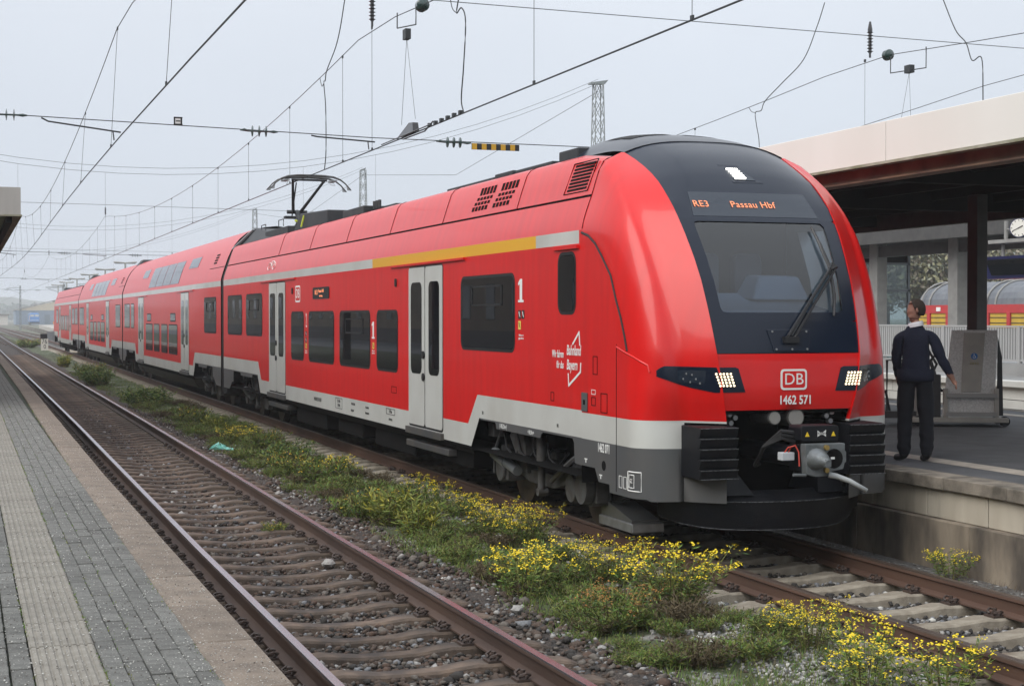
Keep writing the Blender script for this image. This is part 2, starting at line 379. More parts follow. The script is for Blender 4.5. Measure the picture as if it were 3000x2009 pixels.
# ------------------------------------------------------------------ flank windows, doors and fittings
def flank(b, pts, x0, x1, mi=0):                             # outline in (y, z) swept from x0 to x1 on the left flank
    b.prism(pts, lambda u, v, w: (w, u, v), x0, x1, mi); return b
def window(y0, y1, z0, z1, r=.09, vent=False, x=-XS, mat=None):
    b = TMB(); flank(b, rrect(y0-.035, y1+.035, z0-.035, z1+.035, r+.035), x+.02, x-.004)
    o = b.build('window', RUBBER, train)
    b = MB(); flank(b, rrect(y0, y1, z0, z1, r), x, x-.008); b.build('pane', mat or GLASS, o)
    if vent:
        ya, yb_, za = y0+.2*(y1-y0), y1-.22*(y1-y0), z0+.60*(z1-z0); b = MB()
        for a, c, d, e_ in ((ya, yb_, za, za+.022), (ya, yb_, z1-.12, z1-.098), (ya, ya+.03, za, z1-.1), (yb_-.03, yb_, za, z1-.1)):
            b.box(x-.016, x-.006, a, c, d, e_)
        b.build('vent_frame', RUBBER, o)
    return o
UP, LOW = (1.945, 2.815), (1.535, 2.405)
for a, c, v in ((17.33, 19.37, 1), (33.70, 35.68, 1), (36.29, 38.30, 0)): window(a, c, *UP, vent=bool(v))
for a, c, v in ((22.55, 23.75, 0), (24.22, 26.30, 1), (26.78, 28.84, 0), (29.35, 30.49, 0)): window(a, c, *LOW, vent=bool(v))
w = window(15.40, 15.86, 2.39, 2.99, r=.09)
for y in (40.2, 62.0, 65.9, 87.4): window(y, y+2.05, *UP, r=.07, vent=(y == 40.2))
for y in (60.4, 86.2): window(y, y+1.1, *UP, r=.07)
for o0 in (0, 25.55):
    for a, c in ((47.85, 49.88), (50.26, 51.84), (52.38, 53.92), (54.36, 56.36)): window(a+o0, c+o0, 1.22, 2.075, r=.06)
    for a, c in ((48.28, 49.5), (54.8, 55.95)): window(a+o0, c+o0, 2.22, 2.42, r=.04)
    for a, c in ((47.7, 49.68), (49.78, 51.66), (51.76, 53.62), (53.72, 55.7)):
        curved_panel('roof_window', a+o0, c+o0, 3.34, 4.02, SEC_DD, GLASSG, off=.008, skew=0)
    for a, c in ((44.4, 46.3), (56.9, 58.7)):
        f = curved_panel('roof_window', a+o0, c+o0, 3.73, 4.02, SEC_DD, GLASSG, off=.008)
        curved_panel('window_rim', a-.05+o0, c+.05+o0, 3.70, 4.05, SEC_DD, RED, off=.004)
    for k in range(4): curved_panel('vent_slot', 41.0+o0, 41.5+o0, 3.72+.07*k, 3.76+.07*k, SEC_DD, SOOT, n=1)
    b = TMB(); b.tube([(-on_sec(SEC_DD, 3.6)-.002, 39.45+o0, 3.6), (-on_sec(SEC_DD, 3.6)-.002, 41.9+o0, 3.6)], .008, 4); b.build('roof_joint', SOOT, train)
for a, c in ((91.1, 93.1), (93.7, 95.7), (109.9, 112.0)): window(a, c, *UP)
for a, c in ((98.9, 100.0), (100.6, 102.6), (103.2, 105.2), (105.6, 106.8)): window(a, c, *LOW)
def door(y0, y1, z0=.80, z1=3.03):
    ym = (y0+y1)/2; b = TMB()
    flank(b, rrect(y0-.02, y1+.02, z0-.03, z1+.02, .07), -XS+.02, -XS-.003); d = b.build('door', RUBBER, train)
    for a, c in ((y0, ym-.022), (ym+.022, y1)):
        b = MB(); flank(b, rrect(a, c, z0, z1, .05), -XS, -XS-.012); b.build('door_leaf', WHITE, d)
        w_ = c-a; b = MB(); flank(b, rrect(a+.16*w_, a+.78*w_ if a == y0 else c-.16*w_, 1.53, 2.82, .10), -XS-.01, -XS-.016); b.build('pane', GLASS, d)
    for z in (1.80, 1.49):
        b = MB(); b.tube([(-XS-.01, ym+.06, z), (-XS-.03, ym+.06, z)], .055, 12); b.build('door_button', RUBBER, d)
    b = MB(); b.box(-XS-.05, -XS+.01, y0-.05, y1+.05, z0-.13, z0-.04); b.build('door_sill', DARKG, d)
    b = MB(); b.box(-XS-.03, -XS, y0-1.0, y1+1.0, 3.065, 3.095); b.build('rain_gutter', RED, d)
    return d
for y0, y1 in ((20.22, 21.89), (31.12, 32.84), (45.30, 46.96), (57.1, 58.86), (71.05, 72.6), (82.85, 84.3), (96.6, 98.2), (107.2, 108.8)): door(y0, y1)
b = TMB(); b.box(-XS-.03, -XS, 15.28, 16.0, 3.05, 3.085); b.build('rain_gutter', RED, train)
for y0, y1 in ((27.13, 28.47),):                              # side destination display
    b = TMB(); flank(b, rrect(y0, y1, 2.66, 2.87, .04), -XS, -XS-.012); d = b.build('destination_display', RUBBER, train)
    text('display_text', 'RE3', .12, LEDO, d, (-XS-.014, 28.28, 2.775), sx=1.3, align='LEFT')
    text('display_text', 'Passau Hbf', .085, LEDO, d, (-XS-.014, 27.98, 2.80), sx=1.2, align='LEFT')
    text('display_text', 'über Plattling', .045, LEDO, d, (-XS-.014, 27.9, 2.71), sx=1.1, align='LEFT')
for y in (22.62, 30.38): # small side cameras
    b = TMB(); flank(b, rrect(y-.04, y+.04, 2.78, 2.90, .03), -XS, -XS-.02); b.build('side_camera', RUBBER, train)
# ------------------------------------------------------------------ lettering on the flank
TX = -XS-.003
def logo(parent, loc, rot, w, h, name='operator_logo', fg=RED, bgm=LETW, raised=.002):
    fn = lambda u, v, d: tuple(Vector(loc) + rot @ Vector((u, v, d)))
    b = TMB(); b.prism(rrect(-w/2, w/2, -h/2, h/2, .12*w), fn, 0, raised); o = b.build(name, bgm, parent)
    b = MB(); b.prism(rrect(-w/2*.86, w/2*.86, -h/2*.80, h/2*.80, .08*w), fn, raised, raised+.001); b.build('logo_field', fg, o)
    text('logo_letters', 'DB', h*.78, bgm, o, fn(0, -.005*h, raised+.002), rot, sx=.92*w/h/1.25)
    return o
logo(train, (TX, 29.87, 2.775), SIDE, .46, .32)
for (y, z, t, h, sx) in ((17.08, 2.635, '1', .38, .9), (23.99, 2.125, '1', .38, .9), (29.08, 2.255, '2', .38, .6)):
    if t == '1':
        b = TMB(); flank(b, [(y+.10, z-.135), (y+.10, z-.108), (y+.045, z-.108), (y+.045, z+.075), (y+.10, z+.06), (y+.10, z+.088), (y+.03, z+.135), (y-.04, z+.135), (y-.04, z-.108), (y-.09, z-.108), (y-.09, z-.135)][::-1], TX, TX-.001); b.build('class_number', LETW, train)
    else: ttext('class_number', t, h, LETW, train, (TX, y, z), sx=sx)
def pict(y, z, w, h, cm, fm=None):
    b = TMB(); flank(b, rrect(y-w/2, y+w/2, z-h/2, z+h/2, .008), TX, TX-.001); o = b.build('pictogram', cm, train)
    if fm: b = MB(); flank(b, [(y-w*.25, z-h*.35), (y+w*.1, z-h*.1), (y+w*.3, z+h*.3), (y+w*.1, z+h*.36), (y-w*.05, z+h*.05), (y-w*.3, z-h*.3)], TX-.001, TX-.002); b.build('pictogram_mark', fm, o)
YSIGN = M('pictogram_yellow', (.75, .6, .12), .5)
for y in (17.13, 17.01): pict(y, 2.36, .09, .10, LETB, LETW)
pict(17.13, 2.235, .09, .10, YSIGN, LETB); pict(23.99, 1.88, .11, .10, YSIGN, LETB)
for z in (2.02, 1.90): pict(29.1, z, .13, .09, LETB, LETW)
pict(29.1, 1.79, .12, .09, YSIGN, LETB)
for y, z in ((17.08, 2.10), (23.99, 1.78), (29.1, 1.68)):
    ttext('small_print', 'Mitfahrt nur mit\ngültiger Fahrkarte', .035, LETW, train, (TX, y, z), sx=.7)
BX = -XS-.003
ttext('slogan', 'Wir fahren\nfür das', .115, LETW, train, (BX, 15.72, 1.87), sx=.68, align='RIGHT', shear=.18, bold=.012)
ttext('slogan', 'Bahnland\nBayern', .155, LETW, train, (BX, 15.63, 1.895), sx=.72, align='LEFT', shear=.18, bold=.012)
def stroke(pts, w, name='slogan_mark', mat=LETW):
    b = TMB()
    for (ya, za), (yb_, zb) in zip(pts, pts[1:]):
        d = Vector((yb_-ya, zb-za)).normalized(); n = Vector((-d.y, d.x))*w/2; e_ = d*w*.4
        flank(b, [(ya+n.x-e_.x, za+n.y-e_.y), (yb_+n.x+e_.x, zb+n.y+e_.y), (yb_-n.x+e_.x, zb-n.y+e_.y), (ya-n.x-e_.x, za-n.y-e_.y)], BX, BX-.001-.0006*len(b.f)/6)
    return b.build(name, mat, train)
stroke([(15.45, 2.045), (15.27, 2.17), (15.25, 2.04)], .026); stroke([(15.58, 1.72), (15.565, 1.60), (15.23, 1.755), (15.22, 1.84)], .026)
ttext('vehicle_number', '1462 071', .125, LETW, train, (TX, 14.60, 1.0), sx=.68, bold=.02)
ttext('technical_marking', '⊢105,25m⊣'.replace('⊢', '|-').replace('⊣', '-|'), .075, LETW, train, (TX, 17.72, 1.02), sx=.75)
ttext('technical_marking', '+18,50m+', .065, LETW, train, (TX, 16.75, 1.015), sx=.8)
ttext('technical_marking', '2R', .055, LETB, train, (TX, 18.5, 1.14)); ttext('technical_marking', '1R', .055, LETB, train, (TX, 15.9, 1.15))
ttext('technical_marking', '94 80 1462 571-9 D-DB', .10, LETB, train, (TX, 28.1, .83), sx=.62)
ttext('technical_marking', '222t  250t\n20-3500t', .07, LETB, train, (TX, 26.4, .85), sx=.7)
ttext('technical_marking', 'PZB LZB ETCS 160', .055, LETB, train, (TX, 25.35, .89), sx=.6); ttext('technical_marking', 'KB Mg Zsb EP', .05, LETB, train, (TX, 25.4, .78), sx=.7)
ttext('technical_marking', 'P 3,5t+46t+46t+39t', .05, LETB, train, (TX, 24.4, .88), sx=.55); ttext('technical_marking', '39t+36t+36t+46t+46t', .05, LETB, train, (TX, 24.4, .79), sx=.55)
for y, z, t in ((22.95, .90, 'R 150m'), (22.95, .78, 'REV 09.10.22')): ttext('technical_marking', t, .07 if z > .85 else .05, LETB, train, (TX, y, z), sx=.75)
def frame(y0, y1, z0, z1, w, mat, name='marking_frame', r=.01):
    b = TMB()
    for a, c, d, e_ in ((y0, y1, z0, z0+w), (y0, y1, z1-w, z1), (y0, y0+w, z0+w, z1-w), (y1-w, y1, z0+w, z1-w)): b.box(TX-.001, TX+.002, a, c, d, e_)
    return b.build(name, mat, train)
frame(22.7, 23.2, .855, .945, .008, LETB); frame(26.15, 26.65, .76, .94, .008, LETB)
for y0, y1, z0, z1 in ((14.51, 14.68, 1.36, 1.56), (14.77, 14.89, 1.74, 1.93), (14.82, 14.93, 1.42, 1.51), (16.01, 16.11, 1.41, 1.51), (22.6, 22.9, 1.19, 1.29)):
    frame(y0, y1, z0, z1, .008, SOOT, 'hatch_gap')
frame(14.82, 14.93, 1.535, 1.585, .006, LETW)
b = TMB(); flank(b, rrect(15.03, 15.19, 1.352, 1.545, .01), TX, TX-.008); pl_ = b.build('lock_plate', GREY, train)
b = MB(); b.box(TX-.012, TX-.006, 15.085, 15.13, 1.42, 1.47); b.build('lock', SOOT, pl_)
# the bicycle pictogram above the rear door of the leading car
b = TMB()
def onroof(y, z): return (-on_sec(SEC_END, z)-.004, y, z)
for cy_ in (33.0, 32.5):
    b.tube([onroof(cy_+.17*math.cos(t), 3.40+.075*math.sin(t)) for t in np.linspace(0, 2*math.pi, 13)], .008, 4, caps=False)
b.tube([onroof(33.0, 3.40), onroof(32.87, 3.5), onroof(32.6, 3.5), onroof(32.5, 3.40)], .008, 4); b.tube([onroof(32.87, 3.5), onroof(32.75, 3.40), onroof(32.6, 3.51)], .008, 4)
b.build('bicycle_pictogram', LETW, train)
# ------------------------------------------------------------------ the nose of the leading car
from mathutils.bvhtree import BVHTree
# edge between cheek and dark face: height -> half width, distance
IN = [(1.32, .665, 13.36), (1.6, .722, 13.32), (1.94, .772, 13.335), (2.06, .784, 13.365), (2.25, .797, 13.42), (2.44, .811, 13.485), (2.675, .826, 13.58),
      (2.92, .844, 13.715), (3.14, .865, 13.86), (3.3, .876, 13.985), (3.45, .886, 14.12), (3.6, .890, 14.30), (3.72, .892, 14.46), (3.84, .896, 14.68), (3.95, .906, 14.92), (4.06, .932, 15.19)]
BW = [(.4, 1.41), (3.24, 1.41), (3.33, 1.392), (3.45, 1.355), (3.60, 1.30), (3.81, 1.235), (3.93, 1.192), (3.97, 1.155), (4.0, 1.105), (4.03, 1.04), (4.06, .97)]
PP = [(1.32, .33), (1.6, .48), (1.9, .65), (3.1, .70), (3.4, .95), (4.06, 1.0)]
YN = 15.2
def plan(z, n=14):
    """half outline of the nose at height z, from the inner edge of the cheek round to the flank"""
    a, Yi = interp(z, IN); w = interp(z, BW)[0]; s = min(1, max(.02, (YN + .02 - Yi)/.9))
    bx_ = min(a + .307*s, w - .04); yc = min(Yi + .29*s, YN - .01); p = interp(z, PP)[0]
    ye = min(YN - .005, yc + p); q = min(.03, (ye-yc)*.3)
    pts = [(a, Yi), (a*.6 + bx_*.4, Yi*.6 + yc*.4 - .006*s), ((a*.25 + bx_*.75), (Yi*.25 + yc*.75) - .006*s)]
    for i in range(n):
        t = i/(n-1); pts.append(((1-t)**2*bx_ + 2*t*(1-t)*w + t*t*w, (1-t)**2*yc + 2*t*(1-t)*(yc+q) + t*t*ye))
    pts += [(w, ye + (YN-ye)*.5), (w, YN)]
    return pts
ZS = [1.335] + list(np.linspace(1.40, 4.06, 30))
def cheek_mesh(s):
    b = TMB(); rows = []
    for z in ZS:
        pl = plan(z); a, Yi = interp(z, IN)
        rows.append([(s*(a-.004), Yi+.06, z)] + [(s*x, y, z) for x, y in pl])
    b.grid(rows, 0)
    pl = plan(1.32); a, Yi = interp(1.32, IN)
    low = [(s*(a-.004), Yi+.06, 1.315)] + [(s*x, y, 1.315) for x, y in pl]
    b.grid([low, rows[0]], 1)                                  # pale trim along the lower edge
    b.poly(low + [(s*a*.9, YN, 1.315)], 1)
    return b
for s in (-1, 1):
    o = cheek_mesh(s).build('nose_cheek', [RED, WHITE], train, angle=50)
    if s < 0: CHEEK = o
def bump_(z): return .14*min(1, max(0, (z-3.45)/.45))**.8                # the dark face domes upwards towards its middle
def face_raw(x, z):
    a, Yi = interp(min(z, 4.06), IN); return Yi + .02 - .028*(1 - min(1, (x/a)**2))
def face_y(x, z):
    p = z
    for _ in range(8): p = min(4.06, z - bump_(p)*(1 - min(1, abs(x)/interp(min(p, 4.06), IN)[0])**3))
    return face_raw(x, p)
def facegrid(b, z0, z1, n, mi, inset=0., cols=10):
    rows = []
    for i in range(n+1):
        z = z0 + (z1-z0)*i/n; a = interp(z, IN)[0] - inset
        rows.append([(a*u, face_raw(a*u, z), z + bump_(z)*(1-abs(u)**3)) for u in np.linspace(-1, 1, cols+1)])
    b.grid(rows, mi)
b = TMB(); facegrid(b, 1.44, 1.978, 8, 0)
a0 = [(x, face_y(x, 1.44)+.0, 1.44) for x in np.linspace(-.69, .69, 11)]
b.grid([a0, [(x, y+.10, z-.012) for x, y, z in a0]], 0)
b.build('front_panel', RED, train, angle=40)
# dark face with the opening for the windscreen
WS = [(-.666, 2.373), (.666, 2.373), (.728, 3.276), (-.728, 3.276)]
def rounded(poly, r, n=5):
    out_ = []
    for i in range(len(poly)):
        p0, p1, p2 = Vector(poly[i-1]), Vector(poly[i]), Vector(poly[(i+1) % len(poly)])
        d0 = (p0-p1).normalized(); d2 = (p2-p1).normalized()
        for k in range(n+1):
            t = k/n; q = (1-t)**2*(p1+d0*r) + 2*t*(1-t)*p1 + t*t*(p2-(p2-p1)+d2*r); out_.append((q.x, q.y))
    return out_
def resample(loop, n):
    pts = [Vector(p) for p in loop]; pts.append(pts[0]); ln = [0]
    for p, q in zip(pts, pts[1:]): ln.append(ln[-1] + (q-p).length)
    r_ = []
    for k in range(n):
        t = ln[-1]*k/n; r_.append((float(np.interp(t, ln, [p.x for p in pts])), float(np.interp(t, ln, [p.y for p in pts]))))
    return r_
wl = resample(rounded(WS, .05), 96)
za, zb = 2.285, 3.305
def outer(x, z):
    cx, cz = 0, 2.82; dx, dz = x-cx, z-cz; best = 9
    for (x0, z0), (x1, z1) in zip(OUT, OUT[1:] + OUT[:1]):
        den = dx*(z1-z0) - dz*(x1-x0)
        if abs(den) < 1e-9: continue
        t = ((x0-cx)*(z1-z0) - (z0-cz)*(x1-x0))/den; u = ((x0-cx)*dz - (z0-cz)*dx)/den
        if t > 0 and -1e-6 <= u <= 1+1e-6: best = min(best, t)
    return cx + dx*best, cz + dz*best
OUT = [(interp(z, IN)[0], z) for z in np.linspace(za, zb, 9)] + [(-interp(z, IN)[0], z) for z in np.linspace(zb, za, 9)]
b = TMB(); ring = []
for x, z in wl:
    ox, oz = outer(x, z); ring.append([(x, face_y(x, z)+.03, z), (x, face_y(x, z), z), ((x+ox)/2, face_y((x+ox)/2, (z+oz)/2), (z+oz)/2), (ox, face_y(ox, oz), oz)])
ring.append(ring[0]); b.grid(ring, 0)
facegrid(b, 1.985, za, 3, 0); facegrid(b, zb, 4.06, 16, 0, cols=18)
HOODC = [(15.19, 4.20, .932, 4.06), (15.3, 4.235, .935, 4.082), (15.45, 4.275, .94, 4.098), (15.65, 4.315, .945, 4.108), (15.95, 4.36, .95, 4.112), (16.3, 4.39, .95, 4.114), (16.7, 4.40, .95, 4.114), (17.0, 4.37, .94, 4.114), (17.25, 4.28, .92, 4.114), (17.45, 4.17, .88, 4.114), (17.55, 4.10, .8, 4.10)]
hood = [[(ws*u, y, zs + (zc-zs)*(1-abs(u)**3)) for u in np.linspace(-1, 1, 19)] for y, zc, ws, zs in HOODC]
a_ = interp(4.06, IN)[0]; b.grid([[(a_*u, face_raw(a_*u, 4.06), 4.06 + .14*(1-abs(u)**3)) for u in np.linspace(-1, 1, 19)]] + hood[:1], 0)
b.build('nose_face', BLACK, train, angle=35)
b = TMB(); b.grid(hood, 0); b.build('nose_hood', BLACK, train, smooth=True)
b = TMB(); b.tube([(x, y-.004, z+.002) for x, y, z in hood[0]], .004, 5); b.build('hood_seam', RUBBER, train)
b = TMB(); b.tube([(-x-.001, YN, z) for z, x in [(z, interp(z, BW)[0]) for z in np.linspace(3.25, 4.06, 9)]], .006, 5); b.build('nose_seam', SOOT, train)
def hoodz(x, y):
    zc, ws, zs = interp(y, HOODC); return zs + (zc-zs)*(1-abs(x/ws)**3)
VENTM = M('hood_vent_mesh', (.006, .006, .007), .7, bump=.6, bscale=220)
for x0, x1 in ((-.62, -.12), (.12, .62)):
    b = TMB(); b.grid([[(x, y, hoodz(x, y)+.006) for x in np.linspace(x0, x1, 5)] for y in np.linspace(15.75, 16.5, 5)]); b.build('hood_vent', VENTM, train)
# windscreen and the cab behind it
WSG = glassmat('windscreen_glass', (.66, .75, .84), ior=1.72)
b = TMB(); rows = []
for k in range(13):
    z = 2.36 + (3.29-2.36)*k/12; h = float(np.interp(z, [2.373, 3.276], [.675, .737]))
    rows.append([(h*u, face_y(h*u, z)+.012, z) for u in np.linspace(-1, 1, 11)])
b.grid(rows); ws_ = b.build('windscreen', WSG, train, smooth=True)
if ws_.data.polygons[60].normal.y > 0: ws_.data.flip_normals()
CABW = M('cab_lining', (.30, .38, .48), .8, col2=(.25, .32, .41), scale=3); CABD = M('cab_desk', (.22, .27, .34), .7); SEATM = M('cab_seat', (.09, .115, .15), .8)
b = TMB(); ci = MB()
ci.poly([(-1.0, 15.3, 2.2), (1.0, 15.3, 2.2), (1.0, 15.3, 3.75), (-1.0, 15.3, 3.75)])
for s in (-1, 1): ci.poly([(s*1.0, 13.9, 2.0), (s*1.0, 15.3, 2.0), (s*1.0, 15.3, 3.75), (s*.85, 14.2, 3.4)])
ci.poly([(-.8, 14.1, 3.36), (.8, 14.1, 3.36), (1, 15.3, 3.6), (-1, 15.3, 3.6)]); ci.poly([(-.72, 13.6, 2.05), (.72, 13.6, 2.05), (1, 15.3, 2.05), (-1, 15.3, 2.05)])
tp(ci.build('cab_interior', CABW, train))
b.hexa([(-.78, 13.62, 2.2), (.78, 13.62, 2.2), (.8, 14.35, 2.2), (-.8, 14.35, 2.2), (-.72, 13.66, 2.40), (.72, 13.66, 2.40), (.8, 14.35, 2.58), (-.8, 14.35, 2.58)])
b.hexa([(-.1, 13.9, 2.5), (.55, 13.9, 2.5), (.55, 14.35, 2.5), (-.1, 14.35, 2.5), (.05, 14.05, 2.74), (.5, 14.05, 2.74), (.5, 14.35, 2.76), (.05, 14.35, 2.76)])
b.build('cab_desk', CABD, train, bevel=.03)
for x in (-.2, .3):
    b = TMB(); b.prism(rrect(x-.16, x+.16, 2.5, 3.0, .08), lambda u, v, w_: (u, w_, v), 14.75, 14.87); b.build('cab_seat', SEATM, train, bevel=.02)
b = TMB(); b.box(-.70, .70, 13.80, 13.84, 2.395, 2.42); b.build('desk_edge_strip', CABW, train)
PIL = M('cab_pillar_cream', (.88, .88, .84), .7)
b = TMB(); rows = [[(x, face_y(x, z)+.05+.35*(.72-x)/.2*0+dy, z) for (x, dy) in ((h, .0), (h-.13, .30))] for z, h in ((2.37, .672), (2.7, .70), (3.0, .712), (3.2, .728))]
b.grid(rows); b.build('cab_pillar', PIL, train)
# destination display behind the upper pane
DISP = M('display_glass', (.014, .022, .036), .05, spec=.6)
b = TMB(); rows = []
for k in range(5):
    z = 3.330 + .256*k/4; xr = float(np.interp(z, [3.33, 3.586], [.70, .655])); rows.append([(xr*u, face_y(xr*u, z)-.004, z) for u in np.linspace(-1, 1, 9)])
b.grid(rows); d = b.build('destination_display', DISP, train)
fa = math.atan2(.165, .15); FT = FRONT.copy(); TILT = Matrix.Rotation(-(math.pi/2-fa)*1.0, 3, 'X') @ FRONT
for t, x, z, al in (('RE3', -.66, 3.455, 'LEFT'), ('Passau Hbf', -.25, 3.455, 'LEFT')):
    text('display_text', t, .125, LEDO, d, (x, face_y(x, z)-.016, z), TILT, sx=.86, align=al, space=1.06)
# top light
b = TMB()
def faceprism(bb, pts, d0, d1, mi=0): bb.prism(pts, lambda u, v, w_: (u, face_y(u, v)-w_, v), d0, d1, mi); return bb
faceprism(b, [(-.155, 3.90), (.06, 3.90), (.24, 3.70), (-.10, 3.70)], -.01, .006); tl = b.build('top_headlight', BLACK, train)
b = MB(); faceprism(b, [(-.11, 3.86), (.04, 3.86), (.17, 3.725), (-.07, 3.725)], .002, .009); b.build('light_glass', DISP, tl)
for r_ in range(5):
    for k in range(6):
        x = -.095 + .022*k + .010*r_; z = 3.85 - .025*r_
        if x > .06: continue
        b = MB(); b.tube([(x, face_y(x, z)-.012, z), (x, face_y(x, z)-.022, z)], .0105, 8); b.build('led', LEDW, tl)
# nose lower skirt: pale and grey bands, wrapped round the front, open above for the ribbed buffers
pl = plan(1.32)
for s in (-1, 1):
    b = TMB(); n = len(pl); sk = pl[:-2] + [(1.41, q) for q in (14.1, 14.45, 14.46, 14.53, 14.72, 14.74, 14.84, 14.86, 15.2) if q > pl[-3][1]]
    for (p, q) in zip(sk, sk[1:]):
        front = q[0] < .975
        def zb_(pt): return .785 if pt[1] > 14.83 else (.655 if pt[1] > 14.455 else (.575 if pt[1] > 13.75 else .555))
        if not front:
            b.poly([(s*p[0], p[1], 1.065), (s*q[0], q[1], 1.065), (s*q[0], q[1], 1.315), (s*p[0], p[1], 1.315)], 1)
            b.poly([(s*p[0], p[1], zb_(p)), (s*q[0], q[1], zb_(q)), (s*q[0], q[1], 1.065), (s*p[0], p[1], 1.065)], 0)
        else:
            b.poly([(s*p[0], p[1], zb_(p)), (s*q[0], q[1], zb_(q)), (s*q[0], q[1], .82), (s*p[0], p[1], .82)], 0)
    b.build('nose_skirt', [GREY, WHITE], train, angle=30)
for s in (-1, 1):                                             # dark backing behind the skirt
    b = TMB(); b.box(s*.70 - .3, s*.70 + .2, 13.75, 15.2, .8, 1.3); b.build('nose_backing', SOOT, train)
# ribbed climbing protection
for s in (-1, 1):
    b = TMB(); x0, x1 = (.605, 1.0); yb_ = 13.24
    b.box(min(s*x0, s*x1), max(s*x0, s*x1), yb_+.04, 13.85, .80, 1.295); o = b.build('ribbed_buffer', MATT, train, bevel=.012)
    for k in range(5):
        z = .80 + .099*k; b = MB()
        b.hexa([(s*x0, yb_+.02, z), (s*x1, yb_+.02, z), (s*x1, yb_+.06, z), (s*x0, yb_+.06, z), (s*x0, yb_-.012, z+.088), (s*x1, yb_-.012, z+.088), (s*x1, yb_+.06, z+.098), (s*x0, yb_+.06, z+.098)])
        rb_ = b.build('rib', MATT, o, bevel=.006)
    EDGE = M('worn_plastic_edge', (.10, .105, .11), .7, col2=(.02, .02, .025), scale=40, mixlo=.45, mixhi=.6)
    for k in range(6):
        z = .80 + .099*k - (.012 if k else -.004); b = MB(); b.tube([(s*x0, yb_-.010, z), (s*x1, yb_-.010, z)], .0045, 5); b.build('worn_edge', EDGE, o)
# coupler pocket
b = TMB()
b.box(-.70, .70, 14.3, 14.34, .5, 1.5); b.box(-.72, -.68, 13.5, 14.3, .6, 1.45); b.box(.68, .72, 13.5, 14.3, .6, 1.45); b.box(-.7, .7, 13.42, 14.3, 1.40, 1.43)
b.build('coupler_pocket', SOOT, train)
for x, r_ in ((-.155, .068), (.075, .092)):
    b = TMB(); b.tube([(x, 13.36, 1.36), (x, 13.75, 1.36)], r_, 18, caps=True); o = b.build('warning_horn', STEEL, train, angle=40)
    b = MB(); b.tube([(x, 13.35, 1.36), (x, 13.36, 1.36)], r_*.86, 18); b.build('horn_grille', M('horn_grille', (.30, .29, .27), .6, bump=.8, bscale=160), o)
for s in (-1, 1):
    for dx, dz in ((.50, 1.36), (.56, 1.395), (.545, 1.31)):
        b = TMB(); b.tube([(s*dx, 13.5, dz), (s*dx, 13.56, dz)], .026, 8); b.build('coupling_bolt', ALU, train)
# coupler
YC = 12.69
b = TMB(); b.prism([(-.185, .88), (-.09, .855), (.03, .86), (.08, .90), (.2, .92), (.215, .98), (.23, .98), (.23, 1.08), (.215, 1.09), (.215, 1.16), (-.20, 1.16), (-.20, 1.08)], lambda u, v, w_: (u, w_, v), YC, YC+.10)
cp = b.build('coupler', M('coupler_cast_grey', (.17, .185, .195), .5, metal=.3, col2=(.11, .12, .12), scale=12, bump=.2, bscale=50), train, bevel=.008)
CPM = MATS['coupler_cast_grey']
b = MB(); b.tube([(0, YC+.1, 1.0), (0, 14.2, 1.0)], .10, 12); b.box(-.19, .2, YC+.1, YC+.32, .90, 1.14); b.build('coupler_shaft', MATT, cp)
b = MB(); b.tube([(-.09, YC+.01, 1.02), (-.09, YC-.03, 1.02), (-.085, YC-.12, 1.015), (-.08, YC-.2, 1.0)], [.105, .10, .07, .03], 16); b.box(-.11, -.05, YC-.2, YC-.1, .965, 1.03); b.build('coupler_cone', CPM, cp, angle=50)
b = MB(); b.tube([(.098, YC-.003, 1.02), (.098, YC+.04, 1.02)], .092, 20); b.build('coupler_cup', SOOT, cp)
b = MB(); b.box(.06, .10, YC-.008, YC-.002, 1.015, 1.035); b.build('hook_plate', LETW, cp)
BRASS = M('brass_valve', (.36, .25, .08), .4, metal=.6)
for x, z in ((.01, 1.125), (.01, .915)):
    b = MB(); b.tube([(x, YC-.03, z), (x, YC+.02, z)], .024, 10); b.build('air_valve', BRASS, cp)
b = MB(); b.prism(rrect(-.215, .185, 1.175, 1.325, .03), lambda u, v, w_: (u, w_, v), YC+.06, YC+.30); eb = b.build('electric_coupler_box', MATT, cp, bevel=.01)
for x in (-.15, .125):
    b = MB(); b.prism([(x-.022, 1.225), (x+.022, 1.225), (x, 1.268)], lambda u, v, w_: (u, w_, v), YC+.055, YC+.06); b.build('warning_triangle', M('warning_yellow', (.8, .55, .02), .5), eb)
b = MB(); b.poly([(-.045, YC+.055, 1.28), (-.045, YC+.055, 1.22), (-.012, YC+.055, 1.24), (.015, YC+.055, 1.24), (.045, YC+.055, 1.22), (.045, YC+.055, 1.285), (.012, YC+.055, 1.262), (-.015, YC+.055, 1.262)]); b.build('maker_plate', LETW, eb, fix=False)
text('maker_text', 'SCHAKU', .028, LETB, eb, (0, YC+.052, 1.252), FRONT, sx=.8)
b = MB(); b.box(-.36, -.23, YC+.15, YC+.24, 1.0, 1.075); b.build('junction_box', M('light_grey_plastic', (.5, .52, .54), .5), cp, bevel=.006)
b = MB()
for k in range(2): b.tube([(-.32+.04*k, YC+.18, 1.07), (-.30+.03*k, YC+.15, 1.12), (-.24, YC+.12, 1.14), (-.215, YC+.1, 1.08), (-.22, YC+.08, .95)], .007, 5)
b.build('red_cable', M('red_cable', (.5, .05, .03), .5), cp)
b = MB()
for k in range(3): b.tube([(-.2, YC+.2, 1.25-.04*k), (-.34, YC+.2, 1.27-.03*k), (-.44, YC+.35, 1.12), (-.40, YC+.6, .92), (-.2, YC+.9, .9)], .022, 7)
b.build('hose', RUBBER, cp)
